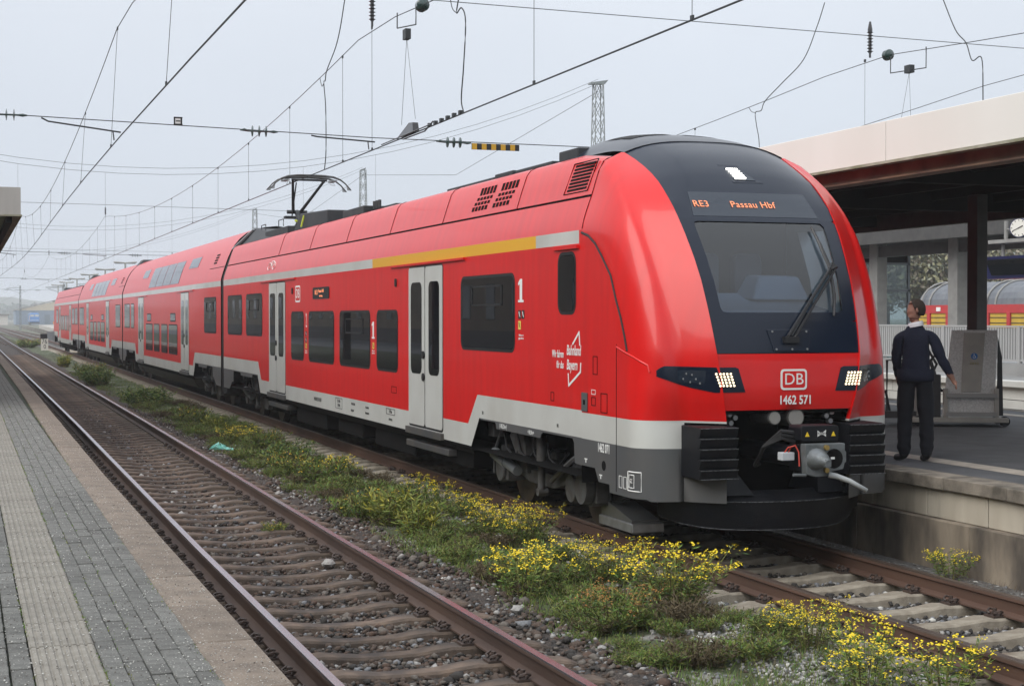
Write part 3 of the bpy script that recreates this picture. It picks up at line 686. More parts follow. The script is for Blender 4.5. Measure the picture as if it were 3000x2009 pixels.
b = MB(); b.tube([(.03, YC-.02, .875), (.10, YC-.05, .86), (.2, YC-.1, .82), (.35, YC-.16, .73)], [.028, .026, .024, .02], 8); b.build('uncoupling_lever', M('lever_grey', (.42, .44, .44), .5), cp, smooth=True)
b = MB(); b.tube([(-.2, YC, .875), (-.34, YC-.02, .885)], .016, 6); b.build('guide_horn', CPM, cp)
# snow plough
b = TMB(); arc = [(x, 13.30 + .62*(abs(x)/1.12)**2.2) for x in np.linspace(-1.12, 1.12, 15)]
b.grid([[(x*.93, y+.16, .66) for x, y in arc], [(x*.96, y+.08, .62) for x, y in arc], [(x, y, .56) for x, y in arc], [(x, y+.02, .40) for x, y in arc], [(x*.97, y+.05, .285+.10*(abs(x)/1.12)**6) for x, y in arc], [(x*.95, y+.12, .285+.10*(abs(x)/1.12)**6) for x, y in arc]])
for s in (-1, 1): b.hexa([(s*.35, 13.4, .62), (s*.8, 13.5, .62), (s*.8, 14.0, .62), (s*.35, 14.0, .62), (s*.5, 13.7, .95), (s*.62, 13.7, .95), (s*.62, 14.0, .95), (s*.5, 14.0, .95)])
sp0 = b.build('snow_plough', MATT, train, angle=30)
for rows_ in ([(x*.97, y+.046, .285+.10*(abs(x)/1.12)**6) for x, y in arc], [(x, y-.004, .56) for x, y in arc[3:-3]]):
    b = MB(); b.tube(rows_, .005, 5); b.build('worn_edge', EDGE, sp0)
# ------------------------------------------------------------------ things laid on the nose surface
dg = bpy.context.evaluated_depsgraph_get(); bvs = []
for o in list(train.children):
    if o.name.split('.')[0] in ('nose_cheek', 'front_panel', 'nose_face', 'nose_skirt'):
        bvs.append(BVHTree.FromPolygons([v.co for v in o.data.vertices], [p.vertices for p in o.data.polygons]))
def cast(org, d):
    best = None
    for t in bvs:
        h = t.ray_cast(Vector(org), Vector(d))
        if h[0] is not None and (best is None or h[3] < best[3]): best = h
    return best
def hit_front(x, z):
    h = cast((x, 9, z), (0, 1, 0)); return h[0].y if h else 13.4
def hit_side(y, z):
    h = cast((-4, y, z), (1, 0, 0)); return h[0].x if h else -XS
b = TMB(); b.tube([(hit_side(y, z)-.002, y, z) for y, z in ((15.2, 3.21), (15.02, 3.17), (14.83, 3.08), (14.66, 2.95), (14.43, 2.74), (14.30, 2.5), (14.19, 2.32), (14.11, 2.15), (14.05, 2.0))], .014, 6); b.build('rubber_seam', RUBBER, train)
b = TMB(); b.tube([(hit_side(14.28, z)-.0, 14.28, z) for z in np.linspace(.60, 2.06, 12)], .005, 4); b.build('panel_seam', SOOT, train)
b = TMB(); b.tube([(hit_side(y, z)-.001, y, z) for y, z in ((14.28, 2.035), (14.1, 1.985), (13.95, 1.945), (13.85, 1.905), (13.76, 1.865))] + [(-1.30, hit_front(-1.29, 1.80)-.003, 1.80)], .010, 6); b.build('cheek_crease', RED, train)
# marking frames on the skirt
for y0, y1, z0, z1 in ((14.02, 14.10, .65, .77), (14.13, 14.21, .65, .77)):
    b = TMB()
    for a, c, d_, e_ in ((y0, y1, z0, z0+.006), (y0, y1, z1-.006, z1), (y0, y0+.006, z0, z1), (y1-.006, y1, z0, z1)): b.box(-XS-.004, -XS+.002, a, c, d_, e_)
    b.build('marking_frame', LETW, train)
fr = [(q, .83) for q in np.linspace(13.80, 13.99, 8)] + [(13.99, .645)] + [(q, .645) for q in np.linspace(13.99, 13.80, 8)] + [(13.80, .83)]
b = TMB(); b.tube([(hit_side(y, z)-.002, y, z) for y, z in fr], .006, 4); b.tube([(hit_side(y, z)-.002, y, z) for y, z in ((13.88, .80), (13.92, .80), (13.965, .80), (13.965, .675), (13.92, .675), (13.88, .675), (13.88, .80))], .005, 4); b.build('marking_frame', LETW, train)
ttext('technical_marking', 'GC', .06, LETW, train, (hit_side(13.92, .74)-.006, 13.92, .74), sx=.7)
for y, z in ((15.08, .84), (14.68, .71)):
    b = TMB(); b.box(-XS-.004, -XS+.002, y-.035, y+.035, z+.012, z+.024); b.box(-XS-.004, -XS+.002, y-.01, y+.01, z-.02, z+.012); b.build('jacking_mark', LETW, train)
b = TMB(); b.tube([(-XS-.004, 14.6, .83), (-XS+.03, 14.6, .83)], .05, 14); b.build('skirt_hole', SOOT, train)
# headlights, wrapped from the cheek onto the front panel
HL = [(-1.295, 1.776), (-1.198, 1.861), (-.772, 1.852), (-.56, 1.852), (-.49, 1.615), (-.788, 1.612), (-.958, 1.653)]
for s in (-1, 1):
    def hp(x, z, off): return (s*x*-1, hit_front(x, z)-off, z)
    b = TMB(); cols_ = np.linspace(-1.25, -.49, 24); top, bot = [], []
    for x in cols_:
        zt = float(np.interp(x, [-1.295, -1.198, -.772, -.56, -.49], [1.776, 1.861, 1.852, 1.852, 1.615])); zb__ = float(np.interp(x, [-1.295, -.958, -.788, -.49], [1.776, 1.653, 1.612, 1.615]))
        top.append((x, max(zt, zb__+.002))); bot.append((x, zb__))
    for rows in ([[hp(x, zt, .006) for x, zt in top], [hp(x, zt*.5+zb2*.5, .010) for (x, zt), (_, zb2) in zip(top, bot)], [hp(x, z, .006) for x, z in bot]],
                 [[hp(x, zt, .006) for x, zt in top], [hp(x, zt, -.04) for x, zt in top]], [[hp(x, z, .006) for x, z in bot], [hp(x, z, -.04) for x, z in bot]]):
        b.grid(rows)
    o = b.build('headlight', BLACK, train, angle=40)
    b = MB(); b.grid([[hp(x, z, .012) for x in np.linspace(-1.06, -.86, 6)] for z in (1.70, 1.77, 1.82)]); b.build('light_glass', DISP, o)
    for r_ in range(5):
        for k in range(5):
            x = -.785 + .036*k + .0085*r_; z = 1.790 - .028*r_
            b = MB(); y = hit_front(x, z); b.tube([(-s*x, y-.010, z), (-s*x, y-.018, z)], .0108, 8); b.build('led', LED, o)
    for k, (x, z) in enumerate(((-1.0, 1.79), (-.96, 1.78), (-1.02, 1.74), (-.93, 1.74), (-.97, 1.71), (-.9, 1.70))):
        b = MB(); y = hit_front(x, z); b.tube([(-s*x, y-.013, z), (-s*x, y-.017, z)], .010, 7); b.build('lens', ALU, o)
lg = logo(train, (.025, face_y(.025, 1.73)-.006, 1.73), FRONT, .285, .20, raised=.004)
ttext('vehicle_number', '1462 571', .118, LETW, train, (.045, face_y(.04, 1.53)-.012, 1.53), FRONT, sx=.82, bold=.02)
# wiper plate and wiper
b = TMB(); faceprism(b, [(-.175, 1.998), (.205, 1.998), (.25, 2.21), (-.225, 2.21)], 0, .012); wp = b.build('wiper_plate', BLACK, train, bevel=.006)
for x, z in ((-.15, 2.02), (.02, 2.02), (.185, 2.02), (-.17, 2.19), (.2, 2.19), (.03, 2.19)):
    b = MB(); b.tube([(x, face_y(x, z)-.01, z), (x, face_y(x, z)-.02, z)], .010, 7); b.build('bolt', ALU, wp)
WIP = M('wiper_black', (.012, .012, .014), .4)
def fp(x, z, off): return (x, face_y(x, z)-off, z)
b = TMB()
b.tube([fp(-.04, 2.12, .03), fp(-.02, 2.15, .05), fp(.58, 2.80, .07), fp(.63, 2.86, .06)], .016, 6); b.tube([fp(.05, 2.13, .03), fp(.08, 2.18, .05), fp(.64, 2.80, .07)], .014, 6)
b.tube([fp(.02, 2.15, .04), fp(.50, 2.72, .06)], .010, 5); b.box(-.07, .09, face_y(0, 2.1)-.05, face_y(0, 2.1), 2.08, 2.14)
b.tube([fp(.58, 2.80, .07), fp(.67, 2.83, .06)], .022, 6)
wi = b.build('wiper', WIP, train)
b = MB(); b.tube([fp(.555, 3.23, .035), fp(.575, 3.05, .04), fp(.60, 2.83, .045), fp(.575, 2.55, .04), fp(.53, 2.34, .035)], [.012, .018, .022, .018, .012], 6); b.build('wiper_blade', WIP, wi)
# lifeguard and sander in front of the leading wheel
b = TMB(); b.box(-.99, -.62, 14.85, 15.75, .09, .19); o = b.build('lifeguard', ALU, train, bevel=.012)
b = MB(); b.prism([(15.72, .18), (15.72, .36), (15.6, .36), (14.9, .22), (14.9, .18)], lambda u, v, w_: (w_, u, v), -.97, -.66); b.build('lifeguard_bracket', GREY, o)
b = MB(); b.tube([(-.9, 15.8, .55), (-.92, 15.6, .33), (-.9, 15.3, .38), (-.85, 15.1, .5)], .02, 6); b.tube([(-.95, 15.45, .6), (-.95, 15.55, .3)], .025, 6); b.build('hose', RUBBER, o)
# ------------------------------------------------------------------ bogies
def bogie(yc, near=True, flip=1):
    b = TMB()
    for s in (-1, 1):
        b.prism([(-1.75, .42), (-1.5, .60), (-.7, .62), (-.45, .50), (.45, .50), (.7, .62), (1.5, .60), (1.75, .42), (1.5, .38), (.8, .42), (.4, .34), (-.4, .34), (-.8, .42), (-1.5, .38)], lambda u, v, w_: (w_, yc+u, v), s*.98-.07, s*.98+.07)
    b.box(-.95, .95, yc-.25, yc+.25, .45, .75)
    o = b.build('bogie', STEEL, train, bevel=.01)
    for dy in (-1.21, 1.21):
        for s in (-1, 1):
            b = MB(); y = yc+dy
            b.tube([(s*.69, y, .43), (s*.80, y, .43)], .43, 28); b.tube([(s*.66, y, .43), (s*.69, y, .43)], .455, 28)
            w_ = b.build('wheel', WHEEL, o, angle=50)
        b = MB(); b.tube([(-.66, yc+dy, .43), (.66, yc+dy, .43)], .09, 10); b.build('axle', STEEL, o)
        b = MB(); b.box(-1.12, -.88, yc+dy-.2, yc+dy+.2, .30, .56); b.tube([(-1.16, yc+dy, .43), (-.9, yc+dy, .43)], .16, 14); b.build('axle_box', STEEL, o, bevel=.015)
        b = MB(); b.tube([(-1.0, yc+dy, .58), (-1.0, yc+dy, .72)], .13, 14); b.build('primary_spring', RUBBER, o)
    if near:
        b = MB(); b.tube([(-1.15, yc+1.38, .60), (-1.15, yc+.55, .46)], .062, 12); b.tube([(-1.15, yc+1.42, .61), (-1.15, yc+.95, .527)], .075, 12); b.build('yaw_damper', M('damper_grey', (.26, .28, .30), .35, metal=.3), o, angle=50)
        b = MB(); b.tube([(-1.17, yc-.33, .95), (-1.17, yc-.33, .60)], .06, 12); b.tube([(-1.17, yc-.33, .60), (-1.17, yc-.33, .30)], .045, 12); b.tube([(-1.22, yc-.33, .30), (-1.1, yc-.33, .30)], .05, 10); b.build('vertical_damper', STEEL, o, angle=50)
        b = MB(); b.prism([(.35, .45), (.5, .95), (.9, .95), (1.0, .86), (.6, .5)], lambda u, v, w_: (w_, yc+u, v), -1.1, -.95); b.tube([(-1.14, yc+1.15, .95), (-1.14, yc+1.45, .64), (-1.14, yc+1.47, .36)], .02, 6); b.box(-1.2, -1.05, yc+1.33, yc+1.55, .82, .99); b.build('bracket', STEEL, o, bevel=.01)
        b = MB(); b.tube([(-.9, yc-.05, .78), (-.9, yc-.05, 1.02)], .26, 20); b.build('air_spring', RUBBER, o, bevel=.03)
        b = MB(); b.tube([(-1.13, yc-.55, .45), (-1.13, yc-1.25, .75), (-1.1, yc-1.5, .85)], .035, 6); b.box(-1.16, -.95, yc-1.72, yc-1.38, .72, .92); b.build('linkage', STEEL, o)
        b = MB(); b.tube([(-1.2, yc-1.62, .47), (-.7, yc-1.62, .47)], .17, 16); b.tube([(-1.1, yc-1.62, .47), (-.75, yc-1.62, .47)], .20, 16); b.box(-1.1, -.7, yc-1.85, yc-1.45, .33, .63); b.build('gear_case', STEEL, o, angle=50)
        b = MB()
        for k in range(4): b.tube([(-1.1, yc+1.2-.5*k, .9), (-1.13, yc+1.0-.5*k, .7), (-1.12, yc+.75-.5*k, .62), (-1.05, yc+.6-.5*k, .8)], .014, 5)
        b.build('hose', RUBBER, o)
    return o
for y, nr in ((17.38, True), (35.9, True), (42.6, True), (61.6, False), (68.4, False), (86.9, False), (94.0, False), (111.6, False)): bogie(y, nr)
# underfloor equipment between the bogies
for y0, y1, z in ((19.3, 21.2, .36), (22.0, 24.4, .30), (25.2, 27.0, .33), (27.9, 30.6, .28), (31.3, 33.2, .36)):
    b = TMB(); b.box(-1.28, 1.28, y0, y1, z, .60); b.build('underfloor_box', SOOT, train, bevel=.02)
for y0, y1 in ((20.0, 22.1), (31.0, 33.0)):
    b = TMB(); b.box(-1.40, -1.2, y0, y1, .47, .56); b.build('step_box', DARKG, train, bevel=.01)
DDU = M('low_underframe_brown', (.045, .038, .032), .7, col2=(.06, .05, .04), scale=3)
for y0, y1 in ((44.9, 59.3), (70.6, 84.7)):
    b = TMB(); b.hexa([(-1.1, y0+.6, .30), (1.1, y0+.6, .30), (1.1, y1-.6, .30), (-1.1, y1-.6, .30), (-1.36, y0, .60), (1.36, y0, .60), (1.36, y1, .60), (-1.36, y1, .60)]); b.build('low_underframe', DDU, train)
b = TMB(); b.box(-1.2, 1.2, 96.5, 109.5, .32, .60); b.build('underfloor_box', SOOT, train)
# rear nose, turned round
for s in (-1, 1):
    me = cheek_mesh(s).mesh('nose_cheek', [RED, WHITE], True); me.transform(Matrix.Translation((0, 129.4, 0)) @ Matrix.Diagonal((1, -1, 1, 1))); me.flip_normals(); tp(link('nose_cheek', me, train))
b = TMB(); b.hexa([(-.8, 113.9, .6), (.8, 113.9, .6), (.8, 115.9, .6), (-.8, 115.9, .6), (-.9, 113.9, 4.05), (.9, 113.9, 4.05), (.85, 114.6, 3.9), (-.85, 114.6, 3.9)]); b.build('nose_face', BLACK, train)
roofbox(95, 112, -.9, .9, .1); roofbox(111.8, 113.6, -.8, .8, .25)
b = TMB()
for s in (-1, 1):
    for p, q in zip(pl, pl[1:]): b.poly([(s*p[0], 129.4-p[1], .575), (s*q[0], 129.4-q[1], .575), (s*q[0], 129.4-q[1], 1.315), (s*p[0], 129.4-p[1], 1.315)])
b.build('nose_skirt', GREY, train)
# ------------------------------------------------------------------ ground, track beds
def XL(y):                                                   # centre line of the empty track beside the near platform
    return float(np.interp(y, [0, 16, 25, 35, 55, 110, 160, 300, 600], [-4.52, -4.52, -4.47, -4.41, -4.36, -4.27, -4.12, -3.3, .5]))
SOIL = M('station_ground', (.16, .145, .12), .95, col2=(.10, .10, .075), scale=.35, bump=.3, bscale=6, col3=(.07, .10, .04), scale3=.05, lo3=.52, hi3=.62)
BBR = M('brown_ballast_bed', (.05, .038, .031), .95, col2=(.028, .023, .02), scale=22, bump=1., bscale=34, col3=(.13, .105, .085), scale3=55, lo3=.55, hi3=.7)
BGR = M('grey_ballast_bed', (.17, .165, .155), .95, col2=(.055, .05, .047), scale=24, bump=1., bscale=34, col3=(.10, .085, .07), scale3=2.0, lo3=.5, hi3=.7)
VER = M('weedy_verge_soil', (.07, .075, .038), .95, col2=(.045, .07, .02), scale=9, bump=1., bscale=30, col3=(.26, .25, .225), scale3=2.6, lo3=.56, hi3=.66)
b = MB(); b.poly([(-1500, -300, -.42), (1500, -300, -.42), (1500, 2600, -.42), (-1500, 2600, -.42)]); g = b.build('ground', SOIL); struct(g)
rs = np.random.RandomState(3)
def hgt(x, y):
    xl = XL(y); d1, d2 = abs(x-xl), abs(x)
    h = (-.258 if d1 < 1.3 else -.275) + .008*math.sin(x*9.1+y*3.3) + .012*math.sin(x*5.3-y*7.7)
    if d1 > 1.25 and d2 > 1.25 and x > xl: h = -.215 - .05*math.sin(min(1, max(0, (x-xl-1.2)/1.9))*math.pi)**2 + .018*math.sin(3*x+1.7*y) + .012*math.sin(7.1*y-4*x)
    if x > .9: h = -.235 + .06*min(1, max(0, x-.9)/.5)
    return h
ys = list(np.arange(2, 46, .22)) + list(np.geomspace(46, 600, 50)); xs = list(np.arange(-6.3, 1.81, .15))
b = MB()
def bedmat(i, j):
    x = xs[j] + .12*math.sin(ys[i]*2.3) + .08*math.sin(ys[i]*5.1); d = x - XL(ys[i])
    return 0 if d < 1.62 else (1 if x < -1.30 else 2)
b.grid([[(x, y, hgt(x, y)) for x in xs] for y in ys], bedmat)
o = b.build('track_bed', [BBR, VER, BGR], smooth=True, fix=False); struct(o)
# ------------------------------------------------------------------ tracks
RTOP = M('polished_rail_head', (.42, .42, .45), .22, metal=.9, col2=(.36, .33, .34), scale=.6, stretch=(20, 1, 1))
RSIDE = M('rusty_rail_side', (.055, .033, .025), .75, col2=(.085, .05, .035), scale=5, stretch=(1, .15, 1), bump=.15, bscale=30)
RTOP2 = M('dull_rail_head', (.16, .115, .095), .35, metal=.5, col2=(.10, .075, .06), scale=2, stretch=(10, .3, 1))
RSIDE2 = M('brown_rail_side', (.115, .062, .042), .75, col2=(.085, .048, .034), scale=4, stretch=(1, .2, 1), bump=.12, bscale=30)
CLIPM = M('rail_clip_rust', (.045, .032, .027), .6, col2=(.07, .045, .035), scale=30)
SLB = M('weathered_sleeper_brown', (.15, .108, .08), .9, col2=(.075, .057, .045), scale=7, bump=.35, bscale=70, var=.22, col3=(.055, .045, .04), scale3=3, lo3=.5, hi3=.7)
SLG = M('sleeper_sandstone_concrete', (.34, .30, .24), .9, col2=(.24, .205, .16), scale=9, bump=.3, bscale=70, var=.10, col3=(.15, .11, .08), scale3=3.5, lo3=.6, hi3=.8)
RAILP = [(-.036, -.012), (-.030, 0), (.030, 0), (.036, -.012), (.034, -.038), (.009, -.052), (.008, -.135), (.075, -.158), (.075, -.172), (-.075, -.172), (-.075, -.158), (-.008, -.135), (-.009, -.052), (-.034, -.038)]
def rail(parent, off, cx, ys_, mats, name='rail'):
    b = MB(); rows = [[(cx(y)+off+x, y, z) for x, z in RAILP] for y in ys_]
    b.grid(rows, lambda i, j: 1 if j in (0, 1, 2) else 0, wrap=True)
    for r_ in (rows[0], rows[-1]): b.poly(r_, 0)
    return b.build(name, mats, parent, angle=40)
def sleeper_mesh(name, mat):
    xs_ = [-1.3, -1.22, -.98, -.92, -.58, -.5, -.2, .2, .5, .58, .92, .98, 1.22, 1.3]
    zt = [-.235, -.205, -.172, -.178, -.178, -.172, -.205, -.205, -.172, -.178, -.178, -.172, -.205, -.235]
    hw = [.095, .10, .105, .105, .105, .105, .085, .085, .105, .105, .105, .105, .10, .095]
    b = MB(); rows = []
    for x, z, w_ in zip(xs_, zt, hw): rows.append([(x, -w_-.022, -.42), (x, -w_-.002, z-.018), (x, -w_+.014, z), (x, w_-.014, z), (x, w_+.002, z-.018), (x, w_+.022, -.42)])
    b.grid(rows); b.poly(rows[0]); b.poly(rows[-1]); me = b.mesh(name, mat)
    bm = bmesh.new(); bm.from_mesh(me); bmesh.ops.recalc_face_normals(bm, faces=bm.faces); bm.to_mesh(me); bm.free(); return me
b = MB()
for s in (-1, 1): b.tube([(0, s*.045, -.165), (.035, s*.06, -.128), (.0, s*.075, -.118), (-.04, s*.055, -.135), (-.03, s*.03, -.15)], .011, 5)
b.tube([(0, 0, -.17), (0, 0, -.105)], .017, 6); b.box(-.06, .05, -.07, .07, -.178, -.160)
CLIP = b.mesh('rail_clip', CLIPM)
def track(label, cx, y0, y1, sp, smat, rmats, nclip, yend, group=None, nmax=150):
    t = thing('railway_track', label, 'railway track', (0, 0, 0), 0, group)
    ry = [1.5] + list(np.arange(4, 60, 4)) + list(np.geomspace(60, yend, 14))
    for s in (-1, 1): rail(t, s*.7535, cx, ry, rmats)
    me = sleeper_mesh('sleeper', smat); y = y0; k = 0
    while y < y1:
        o = link('sleeper', me, t); o.location = (cx(y), y, rnd.uniform(-.006, .004)); o.rotation_euler = (0, 0, rnd.uniform(-.012, .012)); k += 1
        if k <= nclip:
            for xo in (-.865, -.642, .642, .865):
                c = link('rail_clip', CLIP, o); c.location = (xo, rnd.uniform(-.01, .01), 0); c.rotation_euler = (0, 0, math.pi if xo in (-.642, .865) else 0)
        y += sp
    return t
track('empty brown-sleepered track beside the brick-paved platform', XL, 10.15-.63*10, 110, .63, SLB, [RSIDE, RTOP], 44, 590)
track('track with pale concrete sleepers that the red train stands on', lambda y: 0., 11.03-.603*12, 130, .603, SLG, [RSIDE2, RTOP2], 36, 420)
# ------------------------------------------------------------------ loose stones
def stones(name, pts, sizes, mats, probs, label, flat=.72, seed=1):
    """one mesh of many small angular stones"""
    r_ = np.random.RandomState(seed); ph = (1+5**.5)/2
    V0 = np.array([(-1, ph, 0), (1, ph, 0), (-1, -ph, 0), (1, -ph, 0), (0, -1, ph), (0, 1, ph), (0, -1, -ph), (0, 1, -ph), (ph, 0, -1), (ph, 0, 1), (-ph, 0, -1), (-ph, 0, 1)], float)/1.9
    F0 = np.array([(0, 11, 5), (0, 5, 1), (0, 1, 7), (0, 7, 10), (0, 10, 11), (1, 5, 9), (5, 11, 4), (11, 10, 2), (10, 7, 6), (7, 1, 8), (3, 9, 4), (3, 4, 2), (3, 2, 6), (3, 6, 8), (3, 8, 9), (4, 9, 5), (2, 4, 11), (6, 2, 10), (8, 6, 7), (9, 8, 1)])
    n = len(pts); pts = np.asarray(pts, float); sizes = np.asarray(sizes, float)
    var_ = [V0*(1 + r_.uniform(-.42, .30, (12, 1)))*r_.uniform(.65, 1.25, (1, 3)) for _ in range(24)]
    var_ = np.array(var_); idx = r_.randint(0, 24, n); v = var_[idx].copy()
    q = r_.normal(size=(n, 4)); q /= np.linalg.norm(q, axis=1)[:, None]; w_, x, y, z = q.T
    Rm = np.array([[1-2*(y*y+z*z), 2*(x*y-z*w_), 2*(x*z+y*w_)], [2*(x*y+z*w_), 1-2*(x*x+z*z), 2*(y*z-x*w_)], [2*(x*z-y*w_), 2*(y*z+x*w_), 1-2*(x*x+y*y)]]).transpose(2, 0, 1)
    v = np.einsum('nij,nkj->nki', Rm, v); v[:, :, 2] *= flat; v = v*sizes[:, None, None] + pts[:, None, :]
    f = (F0[None] + 12*np.arange(n)[:, None, None]).reshape(-1, 3)
    me = bpy.data.meshes.new(name); me.vertices.add(n*12); me.vertices.foreach_set('co', v.reshape(-1).astype(np.float32))
    me.loops.add(n*60); me.loops.foreach_set('vertex_index', f.reshape(-1).astype(np.int32)); me.polygons.add(n*20)
    me.polygons.foreach_set('loop_start', np.arange(0, n*60, 3, dtype=np.int32))
    for m in mats: me.materials.append(m)
    mi = r_.choice(len(mats), n, p=np.array(probs)/sum(probs)); me.polygons.foreach_set('material_index', np.repeat(mi, 20).astype(np.int32))
    me.update(calc_edges=True); me.validate()
    o = link(name, me); return stuff(o, label, 'gravel')
ST = [M('stone_brown', (.09, .062, .046), .9, col2=(.058, .042, .033), scale=60), M('stone_rust', (.10, .058, .04), .9, col2=(.065, .044, .033), scale=60), M('stone_dark', (.03, .027, .025), .9, col2=(.045, .04, .036), scale=60),
      M('stone_taupe', (.15, .128, .108), .9, col2=(.10, .088, .076), scale=60), M('stone_pale', (.36, .345, .32), .9, col2=(.27, .26, .25), scale=60), M('stone_bluegrey', (.21, .215, .225), .9, col2=(.15, .152, .16), scale=60), M('stone_white', (.55, .54, .50), .9)]
def scatter(n, x0, x1, y0, y1, r_, power=1.6):
    y = y0 + (y1-y0)*r_.rand(n)**power; x = x0 + (x1-x0)*r_.rand(n); return x, y
r_ = np.random.RandomState(11)
x, y = scatter(42000, -1.62, 1.72, 7.2, 46, r_, 2.0); xl = np.array([XL(t) for t in y]); xx = xl + x
keep = np.abs(np.abs(x)-.7535) > .045; keep &= (x > -1.62)
sp_ = ((y - 10.15)/.63 + .5) % 1 - .5; keep &= ~((np.abs(sp_)*.63 < .12) & (np.abs(x) < 1.3))
z = np.where(np.abs(x) < 1.3, -.236, -.222) + r_.uniform(-.015, .02, len(x)); s_ = r_.uniform(.016, .036, len(x))*np.where(r_.rand(len(x)) < .06, 1.7, 1)
stones('brown_ballast', np.c_[xx, y, z][keep], s_[keep], ST[:6], [36, 10, 26, 20, 3, 5], 'brown rusty ballast stones of the empty track', seed=2)
x, y = scatter(26000, -1.75, 1.66, 7.6, 44, r_, 2.0); keep = np.abs(np.abs(x)-.7535) > .045
sp_ = ((y - 11.03)/.603 + .5) % 1 - .5; keep &= ~((np.abs(sp_)*.603 < .12) & (np.abs(x) < 1.3))
keep &= ~((x < -1.3) & (r_.rand(len(x)) < .55 + .4*np.sin(y*1.3)))
z = np.where(np.abs(x) < 1.25, -.262, np.where(x > 0, -.205, -.215)) + r_.uniform(-.015, .02, len(x)); s_ = r_.uniform(.017, .034, len(x))
dk = (np.abs(x) < .45) & (r_.rand(len(x)) < .75)
stones('grey_ballast', np.c_[x, y, z][keep & ~dk], s_[keep & ~dk], ST[2:7], [10, 16, 46, 24, 8], 'pale grey ballast stones of the train track', seed=4)
stones('oily_ballast', np.c_[x, y, z][keep & dk], s_[keep & dk], [ST[2], ST[5]], [85, 15], 'dark oily ballast stones between the pale sleepers', seed=6)
x, y = scatter(9000, -3.15, -1.25, 7.6, 40, r_, 1.8); m = np.sin(x*3.1+y*1.7)+np.sin(y*.9-x*2.2) + r_.uniform(-1, 1, len(x)) > .2
z = np.array([hgt(a, c) for a, c in zip(x, y)]) + .004
stones('verge_gravel', np.c_[x, y, z][m], r_.uniform(.007, .024, len(x))[m], [ST[3], ST[4], ST[0], ST[6], ST[5]], [26, 26, 26, 4, 18], 'mixed gravel scattered over the weedy strip between the tracks', seed=8)
x = r_.uniform(-2.2, -1.2, 3200); y = r_.uniform(8.4, 12.4, 3200); m = ((x+1.65)/.5)**2 + ((y-10.6)/1.9)**2 + r_.uniform(-.5, .5, len(x)) < .8
stones('pale_gravel', np.c_[x, y, [hgt(a, c)+.006 for a, c in zip(x, y)]][m], r_.uniform(.008, .026, len(x))[m], [ST[4], ST[5], ST[6], ST[3]], [45, 25, 12, 18], 'patch of pale gravel beside the near rail at lower right', seed=15)
for (px, py, s, lab) in ((-4.02, 15.6, .072, 'big pale stone lying on a brown sleeper near the rail'), (-3.05, 12.6, .055, 'white stone at the foot of the yellow weeds')):
    me = bpy.data.meshes.new('loose_stone'); bm = bmesh.new(); bmesh.ops.create_icosphere(bm, subdivisions=2, radius=s)
    for v in bm.verts: v.co *= rnd.uniform(.8, 1.15); v.co.z *= .7
    bm.to_mesh(me); bm.free(); me.materials.append(ST[4]); o = link('loose_stone', me); o.location = (px, py, -.17); tag(o, lab, 'stone')
# ------------------------------------------------------------------ near platform with brick paving
ZP = .76
def XE(y): return XL(y) - 1.665
MOSS = M('mossy_paving_joints', (.055, .055, .043), .95, col2=(.045, .065, .02), scale=3, bump=.5, bscale=60, col3=(.03, .03, .028), scale3=12, lo3=.45, hi3=.65)
COPE = M('coping_slab_concrete', (.23, .185, .145), .92, col2=(.15, .12, .095), scale=5, bump=.5, bscale=120, var=.10, col3=(.36, .33, .29), scale3=70, lo3=.58, hi3=.68)
PAVE = M('grey_paving_brick', (.165, .163, .150), .92, col2=(.115, .114, .105), scale=14, bump=.6, bscale=110, var=.18, col3=(.30, .295, .27), scale3=80, lo3=.58, hi3=.68)
TACT = M('tactile_tile_beige', (.27, .25, .215), .9, col2=(.205, .188, .16), scale=9, bump=.3, bscale=120, var=.08, col3=(.36, .345, .32), scale3=90, lo3=.62, hi3=.72)
WALL = M('stained_platform_wall', (.16, .145, .125), .9, col2=(.07, .062, .055), scale=2.5, bump=.3, bscale=30)
plat = MB(); yy = [-3, 5, 16, 25, 35, 55, 80, 130, 180]
plat.grid([[(-14, y, ZP-.03), (XE(y)-.03, y, ZP-.03)] for y in yy], 0); plat.grid([[(XE(y)-.06, y, ZP-.04), (XE(y)-.06, y, -.45)] for y in yy], 1)
pf = plat.build('platform_left', [MOSS, WALL]); struct(pf)
def chamfer_box(w_, l_, h, c):
    b = MB(); x, y = w_/2, l_/2; lo = [(-x, -y, -h), (x, -y, -h), (x, y, -h), (-x, y, -h)]; mi_ = [(-x, -y, -c), (x, -y, -c), (x, y, -c), (-x, y, -c)]; t = [(-x+c, -y+c, 0), (x-c, -y+c, 0), (x-c, y-c, 0), (-x+c, y-c, 0)]
    b.grid([lo, mi_, t], wrap=True); b.poly(t); return b
y = 2.6; cm = chamfer_box(.285, .99, .13, .006).mesh('coping_slab', COPE)
while y < 60:
    o = link('coping_slab', cm, pf); o.location = (XE(y+.5)-.1425, y+.5, ZP + rnd.uniform(-.003, .003)); o.rotation_euler = (0, 0, -math.atan((XE(y+1)-XE(y)))); y += 1.0
b = MB(); b.grid([[(XE(q)-.285, q, ZP-.002), (XE(q), q, ZP-.002), (XE(q), q, ZP-.13)] for q in (60, 80, 130, 180)]); o = b.build('coping', COPE, pf, fix=False); stuff(o)
tm = MB(); w_ = .296
for k in range(8):
    x0 = -w_/2 + w_*k/8; tm.hexa([(x0+.004, -w_/2, -.004), (x0+w_/8-.004, -w_/2, -.004), (x0+w_/8-.004, w_/2, -.004), (x0+.004, w_/2, -.004), (x0+.009, -w_/2+.003, .003), (x0+w_/8-.009, -w_/2+.003, .003), (x0+w_/8-.009, w_/2-.003, .003), (x0+.009, w_/2-.003, .003)])
